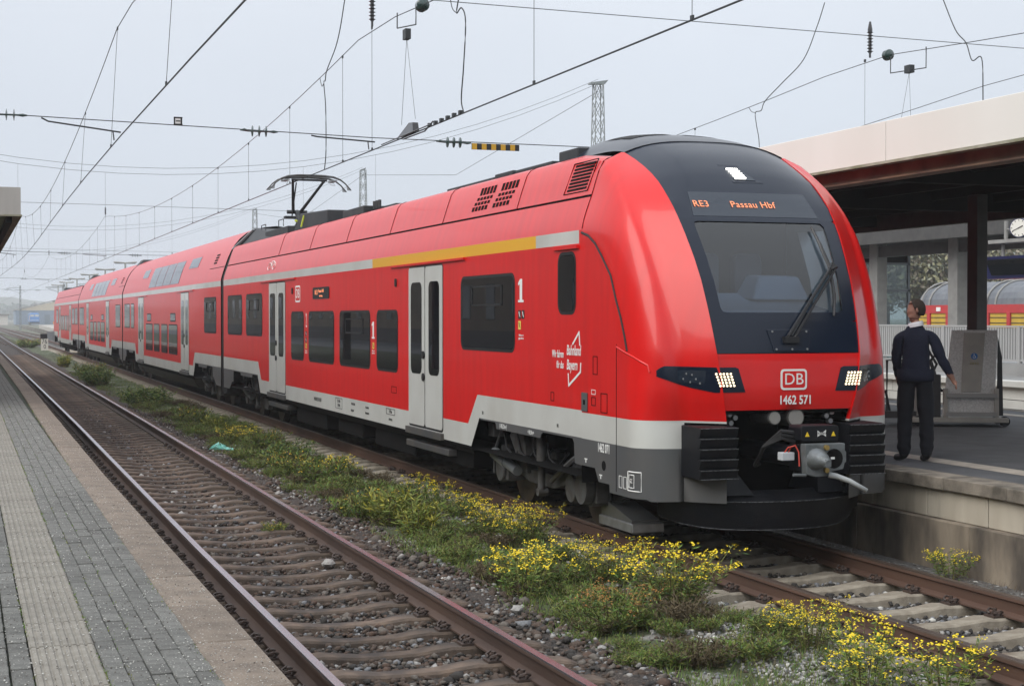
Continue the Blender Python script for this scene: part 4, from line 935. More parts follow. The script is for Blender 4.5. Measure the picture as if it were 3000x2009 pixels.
tm.box(-w_/2, w_/2, -w_/2, w_/2, -.05, -.004); tmesh = tm.mesh('tactile_tile', TACT)
TX0 = -7.075
y = 5.2
while y < 40:
    o = link('tactile_tile', tmesh, pf); o.location = (TX0, y, ZP + rnd.uniform(-.002, .002)); o.rotation_euler = (rnd.uniform(-.006, .006), rnd.uniform(-.006, .006), 0); y += .30
b = MB(); b.poly([(TX0-.148, 40, ZP), (TX0+.148, 40, ZP), (TX0+.148, 150, ZP), (TX0-.148, 150, ZP)]); stuff(b.build('tactile_strip', TACT, pf))
bm_ = chamfer_box(.0885, .193, .06, .004).mesh('paving_brick', PAVE); nb = 0; rest = MB()
colx = [-6.925+.0465+.0925*k for k in range(5)] + [-7.225-.05-.0985*k for k in range(4)]
for k in range(int((48-5.3)/.2)):
    for c, cx in enumerate(colx):
        y = 5.3 + .2*k + (.1 if c % 2 else 0)
        if cx < -7.515 + .0217*y - .12 or cx > XE(y)-.285-.03: continue
        zz = ZP + rnd.uniform(-.004, .003)
        if nb < 300 and y > 5.9:
            o = link('paving_brick', bm_, pf); o.location = (cx, y, zz); o.rotation_euler = (rnd.uniform(-.012, .012), rnd.uniform(-.012, .012), rnd.uniform(-.02, .02)); nb += 1
        else:
            t_ = chamfer_box(.0885, .193, .03, .004); k0 = len(rest.v); rest.v += [(a+cx, c_+y, d+zz) for a, c_, d in t_.v]; rest.f += [tuple(i+k0 for i in f) for f in t_.f]; rest.m += [0]*len(t_.f)
stuff(rest.build('paving_bricks', PAVE, pf, fix=False))
b = MB(); b.poly([(-6.925, 48, ZP-.002), (-6.44, 48, ZP-.002), (-6.3, 150, ZP-.002), (-6.925, 150, ZP-.002)]); stuff(b.build('paving', PAVE, pf))
x, y = scatter(9000, -7.5, -6.2, 5.8, 26, r_, 1.7); keep = x < np.array([XE(t) for t in y]) - .01
stones('platform_grit', np.c_[x, y, np.full(len(x), ZP+.003)][keep], r_.uniform(.0016, .0052, len(x))[keep], [ST[6], ST[4], ST[3]], [50, 30, 20], 'pale grit scattered over the near platform', seed=12)
# ------------------------------------------------------------------ far platform that the man stands on
ZQ = .74
ASPH = M('platform_asphalt', (.105, .108, .115), .75, col2=(.075, .078, .083), scale=3, bump=.25, bscale=90)
CONC = M('pale_wall_panel', (.52, .475, .39), .9, col2=(.42, .375, .30), scale=3, bump=.15, bscale=50, stretch=(1, 1, .25), col3=(.14, .125, .10), scale3=2.2, lo3=.56, hi3=.75, var=.05)
STAIN = M('stained_plinth', (.30, .25, .19), .95, col2=(.085, .072, .06), scale=2.2, bump=.4, bscale=25, stretch=(1, 1, .4), mixlo=.38, mixhi=.62)
COPE2 = M('weathered_coping', (.28, .245, .20), .92, col2=(.10, .088, .07), scale=4, bump=.4, bscale=80, var=.1)
LINE = M('platform_edge_line', (.50, .45, .385), .85, col2=(.38, .34, .29), scale=6)
b = MB(); b.poly([(1.9, 2, ZQ-.004), (9.62, 2, ZQ-.004), (9.62, 190, ZQ-.004), (1.9, 190, ZQ-.004)]); b.box(1.78, 9.58, 2, 190, -.45, ZQ-.12); p2 = b.build('platform_right', [ASPH]); struct(p2)
y = 2.2
while y < 60:
    b = MB(); b.box(1.63, 1.99, y, y+.995, .615, ZQ); o = b.build('coping_slab', COPE2, p2, bevel=.01); o.location = (rnd.uniform(-.006, .006), 0, rnd.uniform(-.004, .004)); y += 1.0
y = .56
while y < 40:
    b = MB(); b.box(1.70, 1.78, y+.008, y+.992, .322, .612); b.build('wall_panel', CONC, p2, bevel=.006); y += 1.0
y = .74
while y < 60:
    b = MB(); b.box(1.61, 1.80, y+.004, y+1.996, -.5, .318); b.build('plinth_block', STAIN, p2, bevel=.01); y += 2.0
for x0, x1 in ((2.55, 2.85), (8.42, 8.72)):
    b = MB(); b.box(x0, x1, 2, 120, ZQ-.05, ZQ+.001); b.build('edge_line', LINE, p2)
b = MB(); b.box(9.3, 9.66, 2, 120, .6, ZQ+.002); b.build('coping', COPE2, p2)
# ------------------------------------------------------------------ canopy over the far platform
CREAM = M('cream_fascia_panel', (.80, .78, .735), .6, col2=(.76, .74, .69), scale=1.2, stretch=(1, 1, .3))
MOLD = M('fascia_drip_algae', (.22, .22, .14), .9, col2=(.40, .38, .31), scale=3, bump=.3, bscale=40)
BSTEEL = M('brown_steel_beam', (.30, .20, .125), .6, col2=(.13, .08, .055), scale=2, bump=.1)
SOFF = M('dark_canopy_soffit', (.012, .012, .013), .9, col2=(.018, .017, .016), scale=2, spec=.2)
COLD = M('dark_column', (.075, .073, .07), .6, col2=(.055, .054, .053), scale=4); COLG = M('grey_column', (.30, .295, .28), .6, col2=(.24, .235, .225), scale=3)
ca = thing('platform_canopy', 'cream-fasciaed station canopy over the platform beside the train nose', 'canopy', (5.7, 30, ZQ))
class CMB(MB):
    def build(s, name, mats, parent, **k):
        o = MB.build(s, name, mats, parent, **k); o.matrix_parent_inverse = Matrix.Translation(-parent.location); return o
XF = 2.3; y = 14.96 - 8
jo = [y + 4.0*k for k in range(14)]
jo = [15.28 + 5.2*k for k in range(-3, 9)]
for a, c in zip(jo, jo[1:]):
    b = CMB(); b.box(XF, XF+.08, a+.006, c-.006, 4.085, 4.535); b.build('fascia_panel', CREAM, ca, bevel=.006)
b = CMB(); b.box(XF-.012, XF+.12, jo[0], jo[-1], 4.055, 4.083); b.build('drip_edge', MOLD, ca)
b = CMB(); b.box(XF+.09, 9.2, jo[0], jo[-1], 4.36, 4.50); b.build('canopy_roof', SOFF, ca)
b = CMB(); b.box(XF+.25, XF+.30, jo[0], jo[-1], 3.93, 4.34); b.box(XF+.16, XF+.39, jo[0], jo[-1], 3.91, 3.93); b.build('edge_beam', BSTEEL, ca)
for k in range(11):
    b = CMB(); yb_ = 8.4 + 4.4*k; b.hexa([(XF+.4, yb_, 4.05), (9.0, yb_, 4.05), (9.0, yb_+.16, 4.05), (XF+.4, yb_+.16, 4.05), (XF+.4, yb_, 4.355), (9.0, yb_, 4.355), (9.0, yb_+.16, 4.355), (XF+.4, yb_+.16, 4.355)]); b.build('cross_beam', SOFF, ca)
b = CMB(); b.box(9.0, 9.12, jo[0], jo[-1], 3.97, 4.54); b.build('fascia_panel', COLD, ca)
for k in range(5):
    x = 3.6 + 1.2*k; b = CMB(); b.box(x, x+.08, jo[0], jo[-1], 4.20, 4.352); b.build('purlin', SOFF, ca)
for yb_ in (20.2, 33.4, 46.6):
    b = CMB(); b.box(7.08, 7.27, yb_, yb_+.25, ZQ-.01, 4.20); b.box(7.02, 7.33, yb_-.05, yb_+.30, ZQ-.01, ZQ+.03); b.build('column', COLD, ca, bevel=.01)
# near-side canopy whose end shows at the left edge
cl = thing('platform_canopy', 'end of the near platform canopy with grey fascia at the left edge', 'canopy', (-9, 28.3, ZP))
FG = M('grey_fascia', (.44, .43, .40), .6, col2=(.36, .35, .325), scale=2, stretch=(2, 1, .3))
b = CMB(); b.box(-11.5, -6.56, 28.15, 28.25, 4.085, 4.55); b.box(-6.64, -6.56, 28.25, 70, 4.085, 4.55); b.build('fascia_panel', FG, cl)
b = CMB(); b.box(-11.5, -6.54, 28.13, 70, 4.055, 4.083); b.build('drip_edge', MOLD, cl)
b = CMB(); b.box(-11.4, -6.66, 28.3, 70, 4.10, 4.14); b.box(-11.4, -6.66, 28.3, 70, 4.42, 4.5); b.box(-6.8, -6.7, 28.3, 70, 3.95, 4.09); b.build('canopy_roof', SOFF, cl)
for yb_ in (34, 46, 58): b = CMB(); b.box(-9.2, -8.95, yb_, yb_+.25, ZP-.03, 4.1); b.build('column', COLD, cl)
# ------------------------------------------------------------------ wheelchair lift
LG = M('lift_grey_metal', (.38, .36, .32), .6, col2=(.31, .30, .27), scale=5); TREAD = M('tread_plate', (.68, .68, .66), .5, col2=(.50, .50, .48), scale=45, bump=.6, bscale=70)
LD = M('lift_dark_metal', (.04, .04, .042), .6)
lf = thing('wheelchair_lift', 'grey mobile wheelchair lift with folded ramp and blue wheelchair sign', 'wheelchair lift', (6.25, 19.45, ZQ), R(-26))
b = MB(); b.box(-.75, .66, -.22, .55, .06, .13); b.build('base_frame', LG, lf, bevel=.01)
for x, yy_ in ((.62, -.1), (-.6, -.1), (.62, .45), (-.6, .45)):
    b = MB(); b.tube([(x, yy_-.03, .075), (x, yy_+.03, .075)], .075, 14); b.build('castor', RUBBER, lf)
b = MB(); b.hexa([(-.27, -.14, .15), (.47, -.14, .15), (.47, -.10, .15), (-.27, -.10, .15), (-.12, -.04, 1.40), (.53, -.04, 1.40), (.53, .0, 1.40), (-.12, .0, 1.40)]); ra = b.build('folded_ramp', TREAD, lf, bevel=.008)
def onramp(x, z, o=.012):
    t = (z-.15)/1.25; return (x, -.14 + .10*t - o, z)
b = MB(); b.hexa([onramp(.0, .5), onramp(.28, .5), onramp(.28, .5, -.01), onramp(.0, .5, -.01), onramp(.05, 1.36), onramp(.35, 1.36), onramp(.35, 1.36, -.01), onramp(.05, 1.36, -.01)]); b.build('centre_panel', LG, ra, bevel=.004)
BLU = M('sign_blue', (.02, .14, .40), .5)
b = MB(); c0 = onramp(.19, 1.02, .016); b.tube([c0, (c0[0], c0[1]-.003, c0[2])], .048, 24); sg = b.build('wheelchair_sign', BLU, ra)
b = MB(); y0_ = c0[1]-.006
b.tube([(c0[0]-.004, y0_, c0[2]+.028), (c0[0]-.003, y0_, c0[2]+.002), (c0[0]+.014, y0_, c0[2]+.002), (c0[0]+.020, y0_, c0[2]-.022)], .004, 5); b.tube([(c0[0]-.002+.018*math.cos(t), y0_, c0[2]-.010+.018*math.sin(t)) for t in np.linspace(2.2, 6.0, 8)], .003, 4); b.tube([(c0[0]-.004, y0_, c0[2]+.036), (c0[0]-.004, y0_, c0[2]+.030)], .006, 6); b.build('wheelchair_symbol', LETW, sg)
text('load_limit', '220 KG', .05, M('faded_yellow_print', (.30, .26, .06), .7), ra, onramp(.19, .915, .018), FRONT, sx=.8)
for x in (-.22, .50):
    b = MB(); b.hexa([(x-.03, -.17, .13), (x+.03, -.17, .13), (x+.03, -.05, .13), (x-.03, -.05, .13), (x-.03, -.15, .55), (x+.03, -.15, .55), (x+.03, -.05, .55), (x-.03, -.05, .55)]); b.build('side_bracket', LG, lf)
for z in (.42, .15): b = MB(); b.box(-.22, .5, -.19, -.16, z, z+.06); b.build('cross_bar', M('lift_bare_metal', (.30, .295, .28), .5, metal=.3), lf)
b = MB(); b.box(-.62, -.44, .1, .28, .1, 1.35); b.build('mast', COLG, lf, bevel=.01)
b = MB(); b.tube([(-.40, .05, .15), (-.30, .0, .55), (-.42, 0, .95), (-.30, -.02, 1.1)], .03, 6); b.tube([(-.25, -.05, .5), (-.42, 0, .7), (-.33, 0, .9), (-.5, .05, 1.2)], .02, 6); b.build('hydraulic_hose', LD, lf)
b = MB(); b.box(-.40, -.28, -.08, .1, .1, .75); b.build('pump_housing', LD, lf, bevel=.01)
b = MB(); b.tube([(-1.02, .2, .1), (-1.02, .2, .95), (-.7, .2, .95)], .022, 6); b.tube([(-.95, .3, .1), (-1.05, .1, .5)], .02, 6); b.box(-1.1, -.6, .1, .5, .1, .2); b.build('push_handle', LD, lf)
b = MB(); b.prism([(.53, .15), (.62, .15), (.60, 1.0), (.54, 1.3)], lambda u, v, w_: (u, w_, v), .0, .03); b.build('side_flap', LD, lf)
# ------------------------------------------------------------------ opposite platform
PAVL = M('opposite_platform_paving', (.30, .30, .295), .85, col2=(.24, .24, .235), scale=.8)
PWL = M('opposite_platform_wall', (.62, .61, .57), .85, col2=(.54, .53, .49), scale=1.5)
b = MB(); b.box(17.25, 30, 5, 190, -.45, ZQ-.06); p3 = b.build('platform_opposite', PAVL); struct(p3)
b = MB(); b.box(17.0, 17.5, 5, 190, .60, ZQ); b.build('coping', PWL, p3)
y = 20.0
while y < 60:
    for z0, z1, x in ((.28, .59, 17.15), (-.08, .26, 17.05), (-.45, -.1, 17.12)):
        b = MB(); b.box(x, 17.24, y+.008, y+1.99, z0, z1); b.build('wall_panel', PWL, p3)
    y += 2.0
b = MB(); b.box(20.4, 20.7, 5, 120, ZQ-.1, 1.02); b.build('kerb_wall', PAVL, p3)
RAILM = M('pale_railing_paint', (.36, .36, .355), .5)
fn = thing('railing', 'pale grey upright-bar railing along the opposite platform', 'railing', (20.55, 25, 1.02))
for z in (1.08, 2.04): b = CMB(); b.box(20.52, 20.58, 24, 62, z, z+.05); b.build('rail_bar', RAILM, fn)
bme = MB(); bme.box(-.02, .02, -.035, .035, 0, .93); bme = bme.mesh('upright_bar', RAILM)
for k in range(260):
    o = link('upright_bar', bme, fn); o.location = (0, 3.2 + .12*k, .08)
for k in range(10): b = CMB(); b.box(20.50, 20.60, 26+3.6*k, 26.08+3.6*k, 1.02, 2.08); b.build('railing_post', RAILM, fn)
co = thing('platform_canopy', 'grey beamed canopy of the opposite platform behind the railing', 'canopy', (22, 45, ZQ))
for yb_ in (41.65, 46.2, 50.8, 36.9):
    b = CMB(); b.box(21.85, 22.25, yb_, yb_+.5, ZQ-.2, 4.9); b.build('column', COLG, co, bevel=.02)
b = CMB(); b.box(21.9, 22.2, 30, 62, 4.36, 4.72); b.build('beam', COLD, co)
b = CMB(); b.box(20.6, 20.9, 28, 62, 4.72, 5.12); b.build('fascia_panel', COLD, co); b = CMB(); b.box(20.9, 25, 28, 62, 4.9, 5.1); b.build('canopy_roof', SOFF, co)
b = CMB(); b.box(24.7, 25, 28, 62, 4.72, 5.12); b.build('fascia_panel', COLG, co)
ev = thing('lift_shaft', 'glazed lift shaft with grey frames on the opposite platform', 'lift shaft', (24, 47, ZQ))
FRM = M('shaft_frame_grey', (.20, .22, .24), .5); PANE = glassmat('shaft_glass', (.55, .62, .62))
for y in (47.3, 49.2):
    for x in (21.8, 22.85, 23.8): b = CMB(); b.box(x, x+.09, y, y+.09, ZQ-.1, 4.7); b.build('frame_post', FRM, ev)
for z in (ZQ, 1.95, 3.22, 4.15, 4.62):
    b = CMB(); b.box(21.8, 21.89, 47.3, 49.3, z, z+.08); b.box(21.8, 23.9, 47.3, 47.38, z+.001, z+.081); b.build('frame_bar', FRM, ev)
for z0, z1 in ((ZQ+.08, 1.95), (2.03, 3.22), (3.3, 4.15)):
    for x0, x1 in ((21.9, 22.85), (22.94, 23.8)): b = CMB(); b.box(x0, x1, 47.33, 47.35, z0, z1); b.build('pane', PANE, ev)
    b = CMB(); b.box(21.83, 21.85, 47.4, 49.2, z0, z1); b.build('pane', PANE, ev)
b = CMB(); b.box(21.9, 23.8, 47.36, 49.2, 4.23, 4.62); b.build('louvre', SOFF, ev); b = CMB(); b.box(22.5, 22.9, 48.2, 48.6, ZQ, 3.4); b.box(22.2, 22.7, 48.0, 48.3, 2.6, 3.2); b.build('shaft_machinery', FRM, ev)
# clock and train indicator
ck = thing('station_clock', 'round station clock with white face hanging under the opposite canopy', 'clock', (20.2, 36.4, 4.53))
NAVY = M('navy_blue_casing', (.008, .012, .075), .4, coat=.4); FACEW = M('clock_face', (.72, .70, .64), .5, emit=(1, .95, .85), es=.02)
ux, uy = -.86, -.5
def ckp(a, r_, d): return (d*ux + r_*math.cos(a)*.5*1.0, d*uy - r_*math.cos(a)*.86, .27 + r_*math.sin(a))
b = MB(); b.tube([(-.09*ux, -.09*uy, .27), (.09*ux, .09*uy, .27)], .27, 30); cc = b.build('clock_case', NAVY, ck)
b = MB(); b.tube([(.09*ux, .09*uy, .27), (.10*ux, .10*uy, .27)], .245, 30); b.build('clock_dial', FACEW, cc)
for k in range(12): b = MB(); a = k*math.pi/6; b.tube([ckp(a, .19, .105), ckp(a, .23, .105)], .010, 4); b.build('hour_mark', LETB, cc)
for a, r_, w_ in ((R(25), .13, .014), (R(205), .20, .009)): b = MB(); b.tube([ckp(a, -.03, .11), ckp(a, r_, .11)], w_, 4); b.build('clock_hand', LETB, cc)
b = MB(); b.tube([(.0, .62, .5), (.0, .62, -.05)], .06, 8); b.box(-.25, .25, -1.0, 1.1, -.13, -.03); b.tube([(0, .75, -.1), (0, .75, -.52)], .05, 8); b.tube([(0, .62, .25), (0, .2, .27)], .03, 6); b.build('hanger', COLG, ck)
ti = thing('train_indicator', 'blue train destination indicator hanging below the clock', 'display board', (20.2, 36.1, 3.40))
b = MB(); b.hexa([(-.3, -1.5, 0), (.3, -1.5, 0), (.3, 1.35, 0), (-.3, 1.35, 0), (-.42, -1.5, .62), (.42, -1.5, .62), (.42, 1.6, .62), (-.42, 1.6, .62)]); b.build('casing', NAVY, ti)
b = MB(); b.hexa([(-.36, -1.4, .1), (-.35, -1.4, .1), (-.35, 1.1, .1), (-.36, 1.1, .1), (-.44, -1.4, .54), (-.40, -1.4, .54), (-.40, 1.25, .54), (-.44, 1.25, .54)]); b.build('screen', GLASS, ti)
b = MB(); b.hexa([(-.28, 1.36, .03), (.25, 1.36, .03), (.25, 1.37, .03), (-.28, 1.37, .03), (-.38, 1.61, .58), (.38, 1.61, .58), (.38, 1.64, .58), (-.38, 1.64, .58)]); b.build('end_plate', LETW, ti)
# ------------------------------------------------------------------ freight wagons in the sidings
WRED = M('wagon_red', (.50, .035, .04), .6, col2=(.42, .04, .04), scale=2); WYEL = M('wagon_yellow_boards', (.62, .40, .04), .6, col2=(.52, .34, .05), scale=2); WROOF = M('wagon_tarpaulin_grey', (.12, .13, .15), .6, col2=(.15, .16, .175), scale=2)
def wagon(y0, y1, label):
    t = thing('freight_wagon', label, 'freight wagon', (39.5, (y0+y1)/2, 0), 0, 'covered freight wagons behind the opposite platform')
    b = CMB(); b.box(38.0, 41, y0, y1, .9, 1.3); b.box(38.0, 41.0, y0, y1, 2.52, 2.92); b.build('sole_bar', WRED, t)
    n = 6
    for k in range(n):
        a = y0 + (y1-y0)*k/n; c = y0 + (y1-y0)*(k+1)/n
        b = CMB(); b.box(38.06, 38.12, a+.25, c-.02, 1.3, 2.52)
        b.build('side_board', WYEL, t)
        for z in (1.55, 1.8, 2.05, 2.3): b = CMB(); b.box(38.03, 38.06, a+.25, c-.02, z, z+.03); b.build('board_rib', LD, t)
        b = CMB(); b.box(37.98, 38.12, a, a+.24, 1.3, 2.52); b.build('stanchion', WRED, t)
    prof = [(math.cos(q), math.sin(q)) for q in np.linspace(math.pi, 0, 13)]
    b = CMB(); rows = []
    ys_ = np.arange(y0, y1+.01, .22)
    for i, y in enumerate(ys_):
        f = .985 if i % 2 else 1.0; e_ = min(1, .78 + .22*min(1, (y-y0)/1.2, (y1-y)/1.2)); rows.append([(39.5 + 1.45*c*f*e_, y, 2.92 + 1.12*s*f*e_) for c, s in prof])
    b.grid(rows); b.poly(rows[0]); b.poly(rows[-1]); b.build('roof', WROOF, t)
    for y in (y0+2.7, y0+3.4, y0+8, y0+8.7): b = CMB(); b.tube([(39.5 + 1.49*c, y, 2.92 + 1.16*s) for c, s in prof], .05, 5); b.build('roof_bow', COLG, t)
    for y in (y0+1, y0+2.8, y1-2.8, y1-1):
        b = CMB(); b.tube([(38.7, y, .5), (38.85, y, .5)], .48, 18); b.build('wheel', WHEEL, t)
    b = CMB(); b.prism([(y0+4.0, 1.3), (y0+5.6, 2.52), (y0+5.1, 2.52), (y0+3.3, 1.3)], lambda u, v, w_: (w_, u, v), 37.96, 38.02); b.build('strut', M('wagon_brown', (.09, .03, .035), .6), t)
    logo_ = CMB(); logo_.box(37.97, 37.99, y0+7.0, y0+7.35, 2.62, 2.82); logo_.build('operator_logo', LETW, t)
    return t
wagon(58.9, 68.4, 'red and yellow freight wagon with grey rounded roof seen beside the man')
wagon(47.5, 58.0, 'red and yellow freight wagon nearest the right edge of the picture')
# bare trees beyond
# ------------------------------------------------------------------ overhead line
WIRE = M('overhead_wire', (.045, .048, .05), .5, metal=.4); WTHIN = M('thin_steel_wire', (.13, .14, .145), .5, metal=.4); INSB = M('brown_black_insulator', (.018, .016, .018), .35, coat=.5); INSG = M('green_glass_insulator', (.02, .045, .04), .2, coat=.8); MAST = M('galvanised_lattice', (.22, .24, .24), .6, metal=.3)
def catenary(label, X, sup, zc, zm, sag, y0, y1, drops=None, wx=None, r_c=.012, r_m=.0085):
    """contact wire, sagging carrier and droppers over one track"""
    t = thing('catenary', label, 'overhead line', (X, y0, zc))
    def P(o): o.matrix_parent_inverse = Matrix.Translation(-t.location); return o
    wx = wx or (lambda y: X)
    b = MB(); b.tube([(wx(y), y, zc) for y in np.linspace(y0, y1, 40)], r_c, 5); P(b.build('contact_wire', WIRE, t, fix=False))
    def zmess(y):
        for a, c in zip(sup, sup[1:]):
            if a <= y <= c: u = (y-a)/(c-a); return zm - 4*sag*u*(1-u)
        return zm
    def xm(y):
        return X + (wx(y)-X)*.4
    ys_ = np.linspace(y0, y1, 120)
    b = MB(); b.tube([(xm(y), y, zmess(y)) for y in ys_], r_m, 5); P(b.build('carrier_wire', WIRE, t, fix=False))
    for y in (drops or np.arange(y0+3, min(y1, 190), 8.4)):
        b = MB(); b.tube([(xm(y), y, zmess(y)), (wx(y), y, zc)], .0045, 4); P(b.build('dropper', WIRE, t, fix=False))
        b = MB(); b.box(wx(y)-.012, wx(y)+.012, y-.03, y+.03, zc, zc+.05); b.box(xm(y)-.012, xm(y)+.012, y-.03, y+.03, zmess(y)-.05, zmess(y)+.01); P(b.build('clamp', WIRE, t))
    t['zm'] = 0; del t['zm']
    return t, zmess, P
SUP = [-30, 29.6, 89.5, 149.5, 209.5, 269.5, 330]
stag = lambda X, a: (lambda y: X + a*math.cos(math.pi*(y-29.6)/60))
tt, zmT, PT = catenary('overhead wires above the red train, touched by its pantograph', 0., SUP, 5.56, 7.95, 1.12, -6, 330, drops=[15.5, 20.5, 29.62, 32.1, 37.7, 43.5, 49.0, 54.7, 60.4, 66, 72, 78, 84, 89.5, 95, 101, 107, 113, 119, 125, 131, 137])
tl_, zmL, PL = catenary('overhead wires above the empty track on the left', -4.62, SUP, 5.55, 7.90, 1.25, -6, 330, wx=stag(-4.62, -.22))
tr_, zmR, PR = catenary('overhead wires beyond the far platform canopy', 11.1, SUP, 5.56, 7.95, 1.12, 10, 330)
tr2, zmR2, PR2 = catenary('rightmost overhead wires above the opposite platform track', 15.4, SUP, 5.56, 7.95, 1.12, 10, 330)
for X in (26.5, 31.5): catenary('distant overhead wires above the sidings, %s of the two' % ('nearer' if X < 30 else 'farther'), X, SUP, 5.56, 7.9, 1.1, 10, 330, drops=[60, 75, 89, 110, 130])
def insul(b, p0, p1, n=6, r0=.03, r1=.075, mi=0):
    p0, p1 = Vector(p0), Vector(p1); pts, rr = [], []
    for i in range(n*4+1):
        pts.append(p0 + (p1-p0)*i/(n*4)); rr.append(r1 if i % 4 == 2 else r0)
    b.tube(pts, rr, 10, mi)
# fittings of the nearest span
for P, t, X, zz in ((PT, tt, 0., 7.95), (PR, tr_, 11.1, 7.95), (PR2, tr2, 15.4, 7.95)):
    b = MB(); insul(b, (X, 29.6, zz+.10), (X, 29.6, zz+.58), 7, .036, .07); b.tube([(X, 29.6, zz), (X, 29.6, zz+.12)], .024, 6); b.tube([(X, 29.6, zz+.56), (X, 29.6, zz+.62), (X, 29.6, zz+.78)], [.05, .05, .02], 6); P(b.build('hanging_insulator', INSB, t))
    b = MB(); y = 26.1 if X == 0 else 28.9; b.tube([(X, y-.12, zmT(y)-.01), (X, y-.06, zmT(y)), (X, y+.06, zmT(y)), (X, y+.12, zmT(y)+.01)], [.03, .115, .115, .03], 14); P(b.build('glass_insulator', INSG, t, angle=50))
def jumper(P, t, pts, r=.011):
    q = [Vector(p) for p in pts]; q = [q[0]*2 - q[1]] + q + [q[-1]*2 - q[-2]]; sm = []
    for i in range(1, len(q)-2):
        for k in range(6):
            u = k/6; a, c, d, e_ = q[i-1], q[i], q[i+1], q[i+2]; sm.append(.5*((2*c) + (d-a)*u + (2*a-5*c+4*d-e_)*u*u + (3*c-a-3*d+e_)*u**3))
    sm.append(q[-2]); b = MB(); b.tube(sm, r, 6); P(b.build('jumper_cable', WIRE, t, fix=False))
jumper(PT, tt, [(0, 23.9, zmT(23.9)), (-.02, 24.05, 7.2), (0, 23.85, 7.24), (.02, 23.7, 7.0), (0, 23.74, 6.3), (0, 23.86, 5.8), (0, 23.74, 5.57)])
jumper(PT, tt, [(0, 24.5, zmT(24.5)), (0, 24.35, 7.33), (0, 24.1, 7.2)], .008)
jumper(PT, tt, [(0, 31.9, 8.9), (0, 32.3, 8.4), (0, 32.75, 8.05), (0, 33.6, zmT(33.6)+.02), (0, 33.75, 7.5), (0, 33.9, 7.45), (0, 33.72, 6.9), (0, 33.7, 5.95), (0, 33.85, 5.57)])
jumper(PT, tt, [(0, 34.3, zmT(34.3)), (0, 34.1, 7.42), (0, 33.9, 7.45)], .008)
b = MB(); b.tube([(0, 27.75, zmT(27.7)+.06), (0, 27.75, zmT(27.7)-.22), (0, 26.5, 7.44), (0, 26.5, zmT(26.5)+.05)], .012, 5); b.box(-.05, .05, 27.0, 27.2, 7.28, 7.46); PT(b.build('carrier_bridge', WIRE, tt))
for y in (27.46, 26.54): b = MB(); b.tube([(0, 27.1, 7.3), (0, y, 5.8)], .004, 4); PT(b.build('bridge_wire', WIRE, tt))
b = MB(); b.tube([(-.05, 28.7, 5.57), (-.06, 25.4, 5.57)], .012, 5); b.tube([(.07, 27.6, 5.56), (.07, 26.2, 5.55), (.07, 25.7, 5.66)], .014, 5); b.hexa([(-.06, 26.5, 5.58), (.06, 26.5, 5.58), (.06, 27.5, 5.58), (-.06, 27.5, 5.58), (-.05, 26.55, 5.74), (.05, 26.55, 5.74), (.05, 26.8, 5.76), (-.05, 26.8, 5.76)]); PT(b.build('section_insulator', INSB, tt))
for k in range(6): b = MB(); y = 23.9+.35*k; b.box(-.03, .03, y-.04, y+.04, 5.56, 5.62); PT(b.build('clamp', WIRE, tt))
jumper(PR, tr_, [(11.1, 31.5, 9.5), (11.1, 31.85, 9.0), (11.1, 32.45, 8.35), (11.1, 33.45, 7.95), (11.1, 34.3, zmR(34.3)), (11.1, 34.5, 7.42), (11.1, 34.8, 7.4), (11.1, 34.75, 7.1), (11.1, 34.6, 6.6), (11.1, 34.6, 5.57)])
jumper(PR, tr_, [(11.1, 35.15, zmR(35.1)), (11.1, 35.0, 7.45), (11.1, 34.8, 7.4)], .008)
jumper(PR, tr_, [(11.1, 26.95, 8.75), (11.1, 26.5, 8.02), (11.1, 26.15, zmR(26.1)), (11.1, 25.95, 7.33), (11.1, 25.65, 7.33), (11.1, 25.6, 6.6), (11.1, 25.6, 5.57)])
b = MB(); b.tube([(11.1, 28.8, zmR(28.8)+.06), (11.1, 28.8, 7.5), (11.1, 27.5, 7.42), (11.1, 27.5, zmR(27.5)+.05)], .012, 5); b.box(11.04, 11.16, 28.0, 28.2, 7.4, 7.56); PR(b.build('carrier_bridge', WIRE, tr_))
for y in (28.6, 28.0): b = MB(); b.tube([(11.1, 28.1, 7.42), (11.1, y, 5.8)], .004, 4); PR(b.build('bridge_wire', WIRE, tr_))
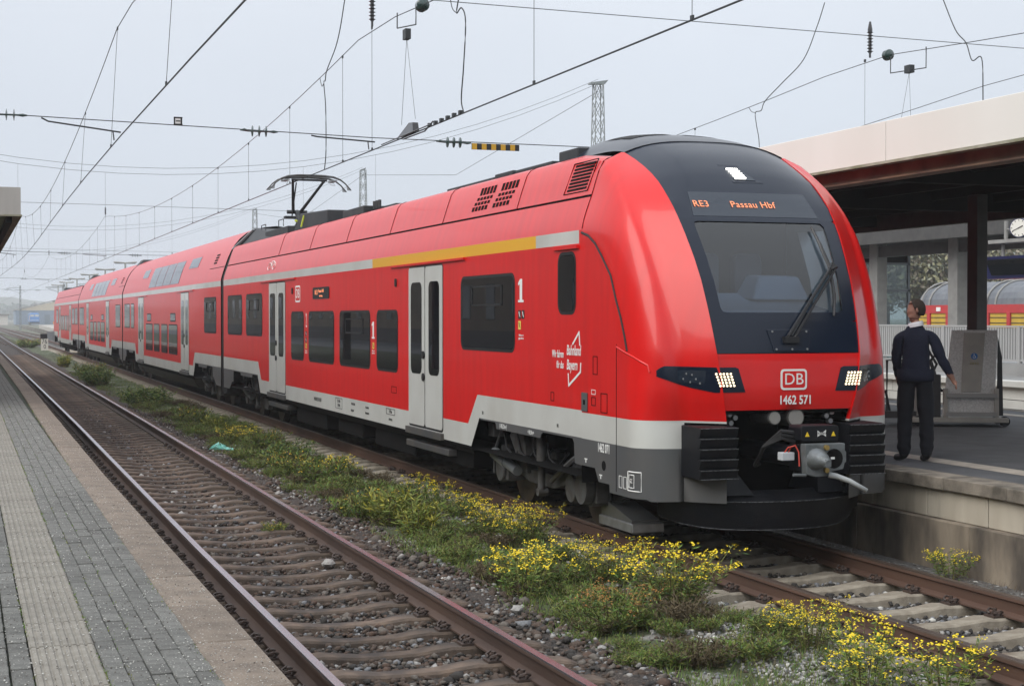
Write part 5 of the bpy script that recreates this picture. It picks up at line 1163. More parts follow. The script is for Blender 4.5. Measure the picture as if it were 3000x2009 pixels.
# ------------------------------------------------------------------ cross-spans and lattice masts
LABS = ['nearest cross-span wires with striped board above the train', 'second cross-span wires, carried by the tall lattice mast', 'third cross-span wires, faint in the mist', 'farthest cross-span wires, nearly lost in the mist']
for k, Y in enumerate((29.6, 89.5, 149.5, 209.5)):
    t = thing('cross_span', LABS[k], 'cross-span', (0, Y, 0)); TI = Matrix.Translation((0, -Y, 0))
    def add(b, name, mat, fix=False):
        o = b.build(name, mat, t, fix=fix); o.matrix_parent_inverse = TI; return o
    b = MB(); b.tube([(-24, Y, 8.75), (0, Y, 8.55), (15, Y, 8.38), (29.5, Y, 8.5)], .009 + .003*(k > 0), 5); add(b, 'upper_span_wire', WTHIN)
    b = MB(); b.tube([(-24, Y, 6.1), (-6.9, Y, 5.97), (0, Y, 5.80), (4.5, Y, 5.78), (15, Y, 5.85), (29.5, Y, 5.9)], .009 + .003*(k > 0), 5); add(b, 'lower_span_wire', WIRE)
    if k: 
        for dz in (0, .35):
            b = MB(); b.tube([(x, Y, 10.3 + dz + 6.4*((x-2)/27.5)**2*(1 - .04*dz)) for x in np.linspace(-25.5, 29.5, 22)], .012, 5); add(b, 'cross_carrier', WTHIN)
    for x in (-4.62, 0., 11.1, 15.4):
        b = MB(); zt = 8.55 if not k else 10.3 + 6.4*((x-2)/27.5)**2; b.tube([(x, Y, 8.4), (x, Y, zt)], .006, 4); add(b, 'hanger_wire', WTHIN)
        if k: b = MB(); insul(b, (x, Y, 8.0), (x, Y, 8.4), 5, .03, .06); add(b, 'hanging_insulator', INSB)
    for x in ((-6.75, -2.2, 1.65) if k == 0 else (-6.9, -2.2, 1.6, 8.5, 13)):
        b = MB(); zz = 5.96 if x < -6 else (5.84 if x < 0 else 5.77)
        b.tube([(x-.36, Y, zz+.01), (x-.28, Y, zz+.02), (x-.2, Y, zz), (x+.2, Y, zz), (x+.28, Y, zz), (x+.36, Y, zz)], [.012, .03, .018, .018, .03, .012], 8)
        for q in (-.13, 0, .13): b.tube([(x+q-.022, Y, zz), (x+q-.005, Y, zz), (x+q+.005, Y, zz), (x+q+.022, Y, zz)], [.02, .105, .105, .02], 14)
        add(b, 'span_insulator', INSG)
    for x0, x1 in ((-6.15, -4.75), (-1.2, .05)):
        b = MB(); b.tube([(x0, Y, 5.93 if x0 < -5 else 5.80), (x0+.12, Y, 5.87 if x0 < -5 else 5.78), (x1, Y, 5.72)], .016, 6); b.tube([(x1-.14, Y, 5.73), (x1-.12, Y, 5.57)], .012, 5); add(b, 'register_arm', WIRE)
    if k == 0:
        sb = MB(); sb.box(2.02, 3.02, Y-.005, Y+.005, 5.645, 5.77)
        o = add(sb, 'striped_board', M('board_black', (.015, .015, .018), .6), True)
        for q in range(5): b = MB(); b.box(2.03+.2*q, 2.13+.2*q, Y-.009, Y+.009, 5.647, 5.768); b.build('yellow_stripe', M('board_yellow', (.62, .34, .02), .6), o)
        b = MB(); b.box(-3.78, -3.64, Y-.005, Y+.005, 5.90, 6.04); o = add(b, 'switch_sign', LETW, True)
        b = MB()
        for q in ((-3.79, -3.63, 6.02, 6.045), (-3.79, -3.63, 5.895, 5.92), (-3.665, -3.635, 5.9, 6.04), (-3.75, -3.67, 5.96, 5.98), (-3.79, -3.765, 5.9, 6.04)): b.box(q[0], q[1], Y-.01, Y+.01, q[2], q[3])
        b.build('sign_mark', LETB, o)
    else:
        m = thing('lattice_mast', ['tall lattice mast rising right behind the train nose', 'second lattice mast beyond the train roof, half its height', 'third and farthest lattice mast above the train roof'][k-1], 'mast', (29.5, Y, -.3))
        H = 17.0
        for sx in (-1, 1):
            for sy in (-1, 1): b = MB(); b.tube([(sx*.55, sy*.55, 0), (sx*.25, sy*.25, H)], .034, 4); b.build('mast_leg', MAST, m, fix=False)
        nseg = 16
        for face in range(4):
            b = MB()
            for q in range(nseg):
                za, zb2 = H*q/nseg, H*(q+1)/nseg; wa, wb = .55 - .30*za/H, .55 - .30*zb2/H; s = 1 if q % 2 else -1
                pa = [(-s*wa, -wa), (s*wb, -wb)] if face == 0 else [(-s*wa, wa), (s*wb, wb)] if face == 1 else [(-wa, -s*wa), (-wb, s*wb)] if face == 2 else [(wa, -s*wa), (wb, s*wb)]
                b.tube([(*pa[0], za), (*pa[1], zb2)], .02, 4, caps=False); pb = [(s*wa, pa[0][1]), (-s*wb, pa[1][1])] if face < 2 else [(pa[0][0], s*wa), (pa[1][0], -s*wb)]
                b.tube([(*pb[0], za), (*pb[1], zb2)], .02, 4, caps=False)
            b.build('lattice_bracing', MAST, m, fix=False)
        b = MB(); hx = .62 if k == 1 else .28
        b.hexa([(-hx, -.2, H-.1), (hx*.6, -.2, H-.05), (hx*.6, .2, H-.05), (-hx, .2, H-.1), (-hx*.9, -.18, H+.02), (hx, -.18, H+.22), (hx, .18, H+.22), (-hx*.9, .18, H+.02)]); b.build('mast_head', MAST, m)
b = MB(); b.tube([(29.5, 89.5, 16.2), (29.5, 119, 13.6), (29.5, 149.5, 16.2), (29.5, 180, 13.6), (29.5, 209.5, 16.2)], .02, 4); tag(b.build('feeder_wire', WTHIN, fix=False), 'feeder wire sagging from lattice mast to lattice mast', 'wire')
# ------------------------------------------------------------------ background, left: hill, buildings, locomotive, signals, lamps
rsb = np.random.RandomState(21)
HILL = M('misty_wooded_hill', (.06, .075, .055), .95, col2=(.085, .085, .06), scale=.05, bump=.6, bscale=.3)
b = MB(); rows = []
for i, y in enumerate(np.linspace(1300, 2100, 12)):
    row = []
    for x in np.linspace(-420, 520, 48):
        q = (y-1300)/800; row.append((x, y + 18*math.sin(x*.013), -.5 + (22*math.exp(-((x+10)/170)**2) + 6*math.exp(-((x-240)/160)**2) + 7*math.exp(-((x+240)/120)**2) + 1.5*math.sin(x*.05) + .8*math.sin(x*.17))*min(1, q*2.2)))
    rows.append(row)
b.grid(rows); struct(b.build('hills', HILL, smooth=True))
# ---- trees
def tree(name, label, loc, h, w_, leafmats, n, seed, bare=False, group=None, leaf=.5):
    r_ = np.random.RandomState(seed); t = thing(name, label, 'tree', loc, 0, group)
    BK = M('bark', (.07, .06, .05), .9, col2=(.05, .043, .037), scale=5)
    b = MB(); b.tube([(0, 0, -.2), (.1, 0, h*.25), (-.05, .1, h*.5), (0, 0, h*.85)], [h*.022, h*.016, h*.011, h*.003], 7); tips = []
    for k in range(18 if bare else 9):
        z0 = h*r_.uniform(.18, .7); a = r_.uniform(0, 6.28); L_ = w_*r_.uniform(.6, 1.)*(1.05 - z0/h*.5); p1 = (L_*.5*math.cos(a), L_*.5*math.sin(a), z0+h*.10); p2 = (L_*math.cos(a), L_*math.sin(a), z0+h*r_.uniform(.15, .28))
        b.tube([(0, 0, z0), p1, p2], [h*.009, h*.005, h*.002], 5); tips += [p1, p2]
        if bare:
            for j in range(5):
                q = r_.uniform(.3, 1); s0 = [p1[i]*(1-q)+p2[i]*q for i in range(3)]; e_ = (s0[0]+r_.normal()*w_*.22, s0[1]+r_.normal()*w_*.22, s0[2]+h*r_.uniform(.03, .14)); b.tube([s0, e_], [h*.003, h*.001], 4); tips.append(e_)
    b.build('trunk', BK, t, fix=False)
    cl_ = np.array([(0, 0, h*.78)] + tips); V, F, Mi = [], [], []
    c = cl_[r_.randint(0, len(cl_), n)] + r_.normal(size=(n, 3))*np.array([w_*.19, w_*.19, h*.07]); s = leaf*r_.uniform(.6, 1.3, n)
    u = r_.normal(size=(n, 3)); u /= np.linalg.norm(u, axis=1)[:, None]; v = np.cross(u, r_.normal(size=(n, 3))); v /= np.linalg.norm(v, axis=1)[:, None]
    P_ = np.stack([c - u*s[:, None], c + v*s[:, None]*.6, c + u*s[:, None], c - v*s[:, None]*.6], 1).reshape(-1, 3)
    me = bpy.data.meshes.new('crown'); me.from_pydata(P_.tolist(), [], [(4*i, 4*i+1, 4*i+2, 4*i+3) for i in range(n)])
    for m in leafmats: me.materials.append(m)
    me.polygons.foreach_set('material_index', r_.randint(0, len(leafmats), n).astype(np.int32)); link('crown', me, t); return t
AUT = [M('leaf_yellow_olive', (.27, .26, .15), .8), M('leaf_grey_green', (.21, .22, .16), .8), M('leaf_brown', (.23, .20, .15), .8)]
GRN = [M('leaf_dark', (.035, .055, .03), .8), M('leaf_mid', (.055, .075, .035), .8)]
nm = ['pale autumn tree behind the freight wagons, left of the grey column', 'thin bare tree behind the freight wagons, under the clock', 'pale misty tree behind the right-hand freight wagon', 'tall pale autumn tree beyond the wagons, behind the man', 'bushy pale tree at the far end of the wagons', 'thin bare tree at the right edge beyond the sidings']
for k, (x, y, h, bare) in enumerate(((62, 108, 13, False), (60, 88, 12, True), (64, 96, 14, True), (66, 118, 14.5, False), (60, 128, 11, False), (56, 78, 11, True))):
    tree('deciduous_tree', nm[k], (x, y, -.4), h, 5.5, AUT, 3500 if bare else 9000, 30+k, bare, 'trees beyond the sidings', leaf=.17 if bare else .24)
hn = ['rightmost', 'second from the right', 'third from the right', 'fourth from the right', 'fourth from the left', 'third from the left', 'second from the left', 'leftmost']
for k in range(8):
    x = 58 + 6*(k % 2); y = 60 + 11*k
    tree('hedge_tree', hn[k] + ' of the low misty hedge trees behind the wagons', (x+8, y, -.4), 7.5 + (k % 3), 5, AUT, 5000, 50+k, False, 'hedge trees behind the wagons', leaf=.24)
fw = MB(); 
nw = 5200; x = rsb.uniform(-260, 330, nw); y = rsb.uniform(1240, 1340, nw); hz = 3 + 12*np.exp(-((x+10)/150)**2)*np.clip((y-1260)/100, 0, 1)
P_ = []; 
for i in range(nw):
    c = np.array((x[i], y[i], rsb.uniform(0, 7) + hz[i]*.55)); u = rsb.normal(size=3); u /= np.linalg.norm(u); v = np.cross(u, rsb.normal(size=3)); v /= np.linalg.norm(v); s = rsb.uniform(1.2, 2.8)
    P_ += [tuple(c-u*s), tuple(c+v*s), tuple(c+u*s), tuple(c-v*s)]
me = bpy.data.meshes.new('far_wood'); me.from_pydata(P_, [], [(4*i, 4*i+1, 4*i+2, 4*i+3) for i in range(nw)]); me.materials.append(GRN[0]); me.materials.append(GRN[1]); me.polygons.foreach_set('material_index', rsb.randint(0, 2, nw).astype(np.int32))
stuff(link('far_wood', me), 'distant misty wood on the hillside behind the tracks', 'wood')
# ---- distant goods shed
sh = thing('goods_shed', 'distant pale-gabled blue-grey goods shed behind the blue locomotive', 'building', (20, 600, -.4))
BW1 = M('shed_blue_grey', (.18, .24, .31), .8, col2=(.15, .20, .27), scale=.5); BW2 = M('shed_cream', (.55, .48, .36), .8); RFD = M('shed_roof', (.20, .17, .15), .9)
b = MB(); b.box(-9, 12, 0, 30, 0, 5.2); b.build('wall', BW1, sh); b = MB(); b.prism([(-9, 5.2), (12, 5.2), (5, 8.6)], lambda u, v, w_: (u, w_, v), -.02, .3); b.build('gable', BW2, sh)
b = MB(); b.prism([(-9.5, 5.2), (5, 8.9), (12.5, 5.2), (12.5, 5.4), (5, 9.1), (-9.5, 5.4)], lambda u, v, w_: (u, w_, v), -.3, 30); b.build('roof', RFD, sh)
for k in range(3): b = MB(); b.box(1+3.4*k, 3+3.4*k, -.05, .1, .2, 3.6); b.build('shed_door', M('shed_door', (.10, .14, .18), .7), sh)
ow = thing('white_building', 'low pale building with blank wall far left beyond the signal', 'building', (2.0, 575, -.4))
b = MB(); b.box(-4.5, 5.5, 0, 8, 0, 3.4); b.build('wall', M('pale_wall', (.60, .56, .50), .8), ow); b = MB(); b.box(-5, 6, -.4, 8.4, 3.4, 3.8); b.build('roof', RFD, ow)
for k in range(2): b = MB(); b.box(-3+4*k, -1.4+4*k, -.05, .1, 1.2, 2.5); b.build('window', GLASS, ow)
# ---- blue locomotive
LB = M('locomotive_blue', (.03, .16, .42), .4, coat=.4); lo = thing('blue_locomotive', 'distant blue electric locomotive with a white stripe facing the camera', 'locomotive', (14.6, 530, -.3))
b = MB(); b.hexa([(-1.5, 0, 1.1), (1.5, 0, 1.1), (1.5, 17, 1.1), (-1.5, 17, 1.1), (-1.45, .7, 3.7), (1.45, .7, 3.7), (1.45, 16.4, 3.7), (-1.45, 16.4, 3.7)]); b.hexa([(-1.45, .7, 3.7), (1.45, .7, 3.7), (1.45, 16.4, 3.7), (-1.45, 16.4, 3.7), (-1.0, 1.4, 4.05), (1.0, 1.4, 4.05), (1.0, 15.8, 4.05), (-1.0, 15.8, 4.05)]); b.build('body', LB, lo)
b = MB(); b.box(-1.5, 1.5, .2, 16.6, .55, 1.1); b.build('underframe', LD, lo)
for s in (-.72, .72): b = MB(); b.hexa([(s-.58, .40, 2.55), (s+.58, .40, 2.55), (s+.58, .55, 2.55), (s-.58, .55, 2.55), (s-.58, .60, 3.4), (s+.58, .60, 3.4), (s+.58, .8, 3.4), (s-.58, .8, 3.4)]); b.build('windscreen', M('loco_windscreen', (.50, .47, .40), .3), lo)
b = MB(); b.box(-1.3, 1.3, .02, .2, 1.55, 1.68); b.build('white_stripe', LETW, lo); b = MB(); b.box(-1.56, -1.44, 1.5, 4.0, 1.5, 3.2); b.build('side_panel', M('loco_side_panel', (.5, .35, .3), .6), lo)
b = MB(); b.tube([(-.8, 3, 4.05), (0, 2, 4.5), (.8, 3, 4.05)], .05, 5); b.box(-.9, .9, 2, 9, 4.05, 4.2); b.build('roof_gear', LD, lo)
for y in (2.5, 5.0, 12, 14.5): b = MB(); b.tube([(-1.2, y, .62), (-1.05, y, .62)], .6, 16); b.build('wheel', WHEEL, lo)
# ---- signals
SIGR = M('signal_red_lamp', (1, .1, .1), .4, emit=(1, .06, .10), es=6); SIGW = M('signal_white_mark', (.8, .75, .72), .5)
def signal(x, y, h, label):
    t = thing('railway_signal', label, 'signal', (x, y, -.3)); k = h/5.
    b = MB(); b.tube([(0, 0, 0), (0, 0, h)], .07*k, 6); b.build('signal_post', SIGW, t)
    for q in range(5): b = MB(); b.box(-.1*k, .1*k, -.09, .09, h*(.12+.13*q), h*(.18+.13*q)); b.build('red_band', M('signal_red_band', (.5, .06, .05), .6), t)
    b = MB(); b.prism(rrect(-.5*k, .5*k, h*.86, h*1.25, .15), lambda u, v, w_: (u, w_, v), -.1, .1); b.build('signal_head', LD, t)
    for s in (-1, 1): b = MB(); b.tube([(s*.26*k, -.16, h*1.12), (s*.26*k, -.22, h*1.12)], .17*k, 10); b.build('signal_lamp', SIGR, t)
signal(-1.2, 430, 5.0, 'red-lit railway signal at the far left beside the tracks')
signal(6.8, 206, 4.6, 'red-lit railway signal just left of the last train car')
sgn = thing('round_sign', 'small orange round sign on a short post near the locomotive', 'sign', (8.6, 300, -.3)); b = MB(); b.tube([(0, 0, 0), (0, 0, 1.3)], .05, 6); b.build('post', SIGW, sgn); b = MB(); b.tube([(0, -.06, 1.6), (0, -.1, 1.6)], .38, 18); b.build('sign_disc', M('sign_orange', (.75, .30, .04), .5), sgn)
# ---- low platform strip and further rails behind the train tail
LP = M('pale_low_platform', (.42, .39, .35), .9, col2=(.34, .32, .29), scale=.4)
b = MB(); b.hexa([(3.2, 128, -.5), (12, 128, -.5), (20, 420, -.5), (11, 420, -.5), (3.2, 128, .35), (12, 128, .35), (20, 420, .35), (11, 420, .35)]); struct(b.build('platform_distant', LP))
for k, (a, c) in enumerate(((-1.6, -9), (2.4, -1), (-4.5, -16), (5, 9))):
    xa = lambda y, a=a, c=c: a*1.0 + (c-a)*((y-150)/350)**1.5 if y > 150 else a
    t = thing('railway_track', ['misty far track crossing towards the left edge', 'misty far track behind the kilometre board', 'farthest misty track at the left edge', 'misty far track beside the low platform'][k], 'railway track', (0, 150, 0), 0, 'far tracks')
    for s in (-.75, .75):
        b = MB(); b.grid([[(xa(y)+s+dx, y, z) for dx, z in ((-.05, -.33), (-.04, -.16), (.04, -.16), (.05, -.33))] for y in np.linspace(150, 560, 30)]); o = b.build('rail', [RSIDE], t, fix=False); o.matrix_parent_inverse = Matrix.Translation((0, -150, 0))
# ---- kilometre board
km = thing('kilometre_board', 'white kilometre board with black top reading 76 over 0 between the tracks', 'sign', (-1.64, 123.9, -.3), R(-8))
b = MB(); b.box(-.26, .26, -.02, .02, .10, 1.0); b.build('board', M('km_board_white', (.62, .58, .52), .6), km); b = MB(); b.box(-.30, .20, -.03, .05, 1.01, 1.36); b.build('black_panel', MATT, km); b = MB(); b.tube([(-.05, .05, -.1), (-.05, .05, 1.3)], .04, 6); b.build('post', LD, km)
text('board_number', '76', .52, LETB, km, (0, -.026, .78), FRONT, sx=.8); text('board_number', '0', .46, LETB, km, (.02, -.026, .38), FRONT, sx=.9)
# ---- platform lamps above the train
LAMP = M('lamp_grey', (.34, .34, .32), .6)
lp = ['platform lamp nearest, above the second car roof', 'second platform lamp above the train roof', 'third platform lamp above the train roof', 'fourth platform lamp above the third car', 'fifth platform lamp above the last car', 'farthest platform lamp, left of the last car']
for k in range(6):
    y = 140 + 20.3*k; t = thing('platform_lamp', lp[k], 'lamp', (5.9, y, ZQ), 0, 'lamps along the far platform')
    b = MB(); b.tube([(0, 0, -.05), (0, 0, 6.3)], .08, 8); b.build('lamp_post', LAMP, t)
    b = MB(); b.hexa([(-.95, -.12, 5.42), (.95, -.12, 5.42), (.95, .12, 5.42), (-.95, .12, 5.42), (-1.0, -.1, 5.62), (1.0, -.1, 5.62), (1.0, .1, 5.62), (-1.0, .1, 5.62)]) if 0 else b
    b = MB(); b.tube([(-1.0, 0, 6.40), (-.85, 0, 6.34), (0, 0, 6.30), (.85, 0, 6.34), (1.0, 0, 6.40)], [.03, .11, .07, .11, .03], 8); b.build('lamp_arm', LAMP, t)
# ---- thin masts in the left distance
for k, (x, y, h) in enumerate(((3.5, 330, 9), (10, 300, 8.5), (-2.5, 380, 10), (12.6, 260, 8.5), (6.4, 235, 7.5))):
    m = thing('catenary_mast', ['lattice catenary mast in front of the locomotive', 'thin catenary mast right of the locomotive', 'pale catenary mast beside the red signal', 'slim mast just left of the last car', 'slim misty mast behind the last car'][k], 'mast', (x, y, -.3), 0, 'far catenary masts')
    b = MB(); b.tube([(-.14, 0, 0), (-.10, 0, h)], .06, 5); b.tube([(.14, 0, 0), (.10, 0, h)], .06, 5)
    for q in range(10): b.tube([(-.13, 0, h*q/10), (.12, 0, h*(q+1)/10)], .04, 4)
    b.build('mast_post', MAST, m, fix=False); b = MB(); b.tube([(0, 0, h-.4), (-2.6, 0, h-.6)], .05, 5); b.tube([(0, 0, h-1.6), (-2.4, 0, h-.7)], .03, 5); b.build('bracket', MAST, m, fix=False)
# ---- mint bag
bag = MB(); rb = np.random.RandomState(5); rows = []
for i, v in enumerate(np.linspace(0, 1, 9)):
    wv = [.03, .12, .16, .15, .11, .10, .10, .07, .02][i]; rows.append([(-.30 + .62*v + .03*rb.normal(), wv*math.cos(a)*1.2 + .06*math.sin(v*5), max(.004, wv*.55*(1+math.sin(a)) + .02*rb.normal())) for a in np.linspace(0, 2*math.pi, 11)[:-1]])
bag.grid(rows, wrap=True); o = bag.build('plastic_bag', M('mint_plastic', (.16, .50, .42), .35, col2=(.22, .58, .50), scale=9), smooth=False); o.location = (-2.82, 30.3, -.24); o.rotation_euler = (0, 0, R(-35)); o.scale = (.8, .8, .8); tag(o, 'crumpled mint-green plastic bag lying on the brown ballast', 'bag')
# ---- station building across the near platform (it stands behind the camera's left and is mirrored in the train's flank)
sb = thing('station_building', 'long plastered station building behind the near platform, mirrored in the train windows', 'building', (-24, 20, 0))
PL_ = M('plaster_ochre', (.22, .19, .145), .85, col2=(.18, .155, .12), scale=.7); PLB = M('plinth_grey', (.12, .115, .11), .9)
b = CMB(); b.box(-32, -22, -25, 190, 1.6, 8.0); b.build('wall', PL_, sb); b = CMB(); b.box(-32, -21.95, -25.05, 190.05, .6, 1.6); b.build('plinth', PLB, sb)
b = CMB(); b.prism([(-33, 8.0), (-21.2, 8.0), (-27, 11.5)], lambda u, v, w_: (u, w_, v), -26, 191); b.build('roof', RFD, sb)
for k in range(50):
    for z in (2.2, 5.2):
        b = CMB(); b.box(-22.04, -21.97, -22+4.2*k, -20.6+4.2*k, z, z+1.9); b.build('window', GLASS, sb)
b = MB(); b.box(-24, -14, -30, 200, .3, .70); struct(b.build('forecourt', ASPH))
# ------------------------------------------------------------------ weeds between the tracks
LF = [M('weed_leaf_green', (.125, .215, .034), .75), M('weed_leaf_olive', (.205, .215, .05), .8), M('weed_leaf_dark', (.06, .11, .028), .75), M('weed_stem_brown', (.10, .075, .04), .85), M('weed_leaf_yellow', (.32, .30, .035), .75), M('weed_leaf_lime', (.15, .20, .035), .75)]
FY = M('ragwort_yellow', (.82, .62, .015), .6); FY2 = M('ragwort_yellow_deep', (.70, .45, .01), .6); FO = M('faded_orange_heads', (.30, .14, .03), .8)
def plantmesh(seed, stems, h, r, leaves, flowers, fm, leafm, lw=.0055, ll=.055, spread=.55, fr=.0085, heads=1.0, up=.0):
    """returns (foliage mesh, flower mesh) of one clump"""
    g = np.random.RandomState(seed); V, F, Mi = [], [], []; FV, FF = [], []
    def quad(p, d, w_, l_, mi):
        d = d/np.linalg.norm(d); s = np.cross(d, g.normal(size=3)); s /= np.linalg.norm(s)+1e-9; k = len(V)
        V.extend([tuple(p), tuple(p + d*l_*.5 + s*w_), tuple(p + d*l_), tuple(p + d*l_*.5 - s*w_)]); F.append((k, k+1, k+2, k+3)); Mi.append(mi)
    for s in range(stems):
        a = g.uniform(0, 6.28); rr = r*math.sqrt(g.rand())*.55; base = np.array((rr*math.cos(a), rr*math.sin(a), -.02)); H = h*g.uniform(.55, 1.05)
        lean = np.array((math.cos(a), math.sin(a), 0))*spread*r*g.uniform(.2, 1.)*(rr/(r*.55)+.3); pts = [base, base + lean*.35 + (0, 0, H*.5), base + lean + (0, 0, H)]
        wv = .0028; k = len(V); sd = np.array((-math.sin(a), math.cos(a), 0))*wv
        for p in pts: V.extend([tuple(p-sd), tuple(p+sd)])
        for i in range(2): F.append((k+2*i, k+2*i+1, k+2*i+3, k+2*i+2)); Mi.append(3 if g.rand() < .5 else 1)
        for q in range(leaves):
            t = g.uniform(.02, .95)**.8; p = (1-t)**2*pts[0] + 2*t*(1-t)*pts[1] + t*t*pts[2]
            d = g.normal(size=3)*np.array((1, 1, .5)) + (0, 0, .35+up); mi = leafm[g.randint(len(leafm))]
            if t < .28 and g.rand() < .45: mi = 3
            quad(p, d, lw*g.uniform(.6, 1.2), ll*g.uniform(.5, 1.3), mi)
        if g.rand() < heads:
            top = pts[2]
            for q in range(flowers):
                c = top + np.array((g.normal()*.024, g.normal()*.024, g.normal()*.009)); nrm = np.array((g.normal()*.45, g.normal()*.45, 1.)); nrm /= np.linalg.norm(nrm)
                u = np.cross(nrm, (1, 0, 0)); u /= np.linalg.norm(u); v = np.cross(nrm, u); k = len(FV); f_ = fr*g.uniform(.65, 1.15)
                FV.append(tuple(c + nrm*f_*.45))
                for j in range(6): FV.append(tuple(c + (u*math.cos(j*1.047) + v*math.sin(j*1.047))*f_))
                for j in range(6): FF.append((k, k+1+j, k+1+(j+1) % 6))
    me = bpy.data.meshes.new('foliage'); me.from_pydata(V, [], F)
    for m in LF: me.materials.append(m)
    me.polygons.foreach_set('material_index', Mi); fl = None
    if FV: fl = bpy.data.meshes.new('flowers'); fl.from_pydata(FV, [], FF); fl.materials.append(fm)
    return me, fl
RAG = [plantmesh(100+i, 80, .44, .36, 24, 10, FY, [0, 1, 1, 2, 3], spread=.8) for i in range(4)]
RAGS = [plantmesh(120+i, 34, .36, .26, 20, 9, FY, [0, 1, 2, 5], spread=.7) for i in range(3)]
DRY = [plantmesh(130+i, 56, .30, .34, 22, 8, FO, [0, 1, 2, 3], heads=.55, spread=.7) for i in range(2)]
LIME = [plantmesh(140+i, 36, .42, .26, 30, 0, FY, [4, 5, 5, 1], lw=.010, ll=.11, spread=.7, up=.2) for i in range(2)]
BUSH = [plantmesh(150+i, 110, .62, .62, 26, 0, FY, [2, 2, 0, 1], lw=.014, ll=.10, spread=.8) for i in range(2)]
GRNB = [plantmesh(160+i, 70, .34, .34, 24, 4, FY2, [0, 1, 5, 2, 3], lw=.007, ll=.085, heads=.3, spread=.7, up=.7) for i in range(3)]
def plant(kind, var_, x, y, s, label, cat='weed', name='ragwort', sz=1., rz=None):
    fo, fl = kind[var_ % len(kind)]; t = thing(name, label, cat, (x, y, hgt(x, y)), rz if rz is not None else rnd.uniform(0, 6.28), 'weeds between the tracks'); t.scale = (s, s, s*sz)
    stuff(link('foliage', fo, t))
    if fl: stuff(link('flowers', fl, t))
    return t
plant(RAG, 0, -1.62, 12.50, 1.28, 'biggest yellow-flowering ragwort bush below the train nose'); plant(RAG, 1, -1.66, 13.95, 1.0, 'yellow ragwort bush just left of the biggest one, before the lifeguard')
plant(RAG, 2, -1.50, 16.60, .95, 'yellow ragwort bush in front of the leading bogie', sz=1.1); plant(RAG, 3, -1.68, 17.35, .85, 'leafy ragwort behind the bogie ragwort, fewer flowers', sz=1.15)
plant(RAGS, 0, -2.70, 13.45, 1.35, 'low spreading ragwort at the edge of the brown ballast'); plant(RAGS, 1, -2.42, 13.9, 1.3, 'open ragwort over the green moss, left of the train nose')
plant(DRY, 0, -2.45, 11.95, 1.1, 'faded orange-headed weed in front of the ragwort bushes', name='dry_weed'); plant(DRY, 1, -2.15, 12.35, .95, 'faded orange-headed weed close behind the first', name='dry_weed')
plant(LIME, 0, -2.50, 18.95, 1.1, 'lime-yellow leafy weed standing second from the train', name='leafy_weed'); plant(LIME, 1, -2.44, 17.85, 1.1, 'lime-yellow leafy weed nearest the camera in the strip', name='leafy_weed')
plant(GRNB, 0, -2.75, 19.5, 1.1, 'dense green weed behind the lime-yellow ones', name='leafy_weed'); plant(GRNB, 1, -2.1, 19.9, 1.1, 'green weed with a few flowers beside the rail', name='leafy_weed')
for k, (y, s) in enumerate(((19.2, .8), (20.4, .85), (21.5, .75))): plant(RAGS, k, -1.38, y, s*1.1, ['ragwort hugging the rail ahead of the wheel arch', 'ragwort hugging the rail below the white door step', 'small ragwort hugging the rail below the door'][k])
plant(GRNB, 2, -2.32, 23.6, 1.25, 'green weed patch below the double door', name='leafy_weed'); plant(RAGS, 1, -1.9, 24.3, 1.15, 'ragwort below the white doors near the rail'); plant(BUSH, 0, -2.2, 26.9, .75, 'dark green bush below the side windows', name='bush'); plant(GRNB, 0, -2.45, 25.2, 1.2, 'grassy weed clump behind the mint bag', name='leafy_weed')
plant(RAG, 1, -2.2, 32.0, .9, 'yellow ragwort just behind the mint bag'); plant(GRNB, 1, -1.9, 30.5, 1.1, 'dull green weed beside the mint bag', name='leafy_weed'); plant(GRNB, 2, -2.3, 37.6, 1.3, 'green weed tuft before the first bush', name='leafy_weed'); plant(LIME, 0, -2.2, 35.2, .9, 'yellowing weed between the tufts', name='leafy_weed')
plant(BUSH, 1, -2.5, 46.5, 1.2, 'large dark green bush between the tracks', name='bush', sz=.75); plant(BUSH, 0, -2.75, 60.5, 1.15, 'second dark green bush farther back', name='bush'); plant(LIME, 1, -2.6, 84, 1.6, 'yellow shrub in front of the kilometre board', name='bush'); plant(GRNB, 0, -2.35, 138, 3.6, 'low green bush beside the kilometre board', name='bush', sz=.6); plant(GRNB, 1, -2.3, 70, 1.9, 'low green bush behind the second dark bush', name='bush')
plant(RAG, 2, -1.38, 10.55, .82, 'yellow ragwort leaning over the near rail, lower right'); plant(RAGS, 2, -1.42, 9.75, 1.15, 'sparse ragwort at the near rail, lower right corner'); plant(RAGS, 0, -1.25, 9.05, 1.25, 'yellow ragwort at the bottom right corner'); plant(RAGS, 1, -1.75, 9.2, 1.1, 'small flowering weed at the bottom edge'); plant(RAGS, 0, 1.42, 12.75, .85, 'lone yellow ragwort at the foot of the platform wall')
plant(GRNB, 2, -4.05, 18.4, .5, 'small green weed growing beside the right rail of the empty track', name='leafy_weed'); plant(RAGS, 2, -5.55, 14.6, .28, 'tiny yellow weed between rail and platform edge')
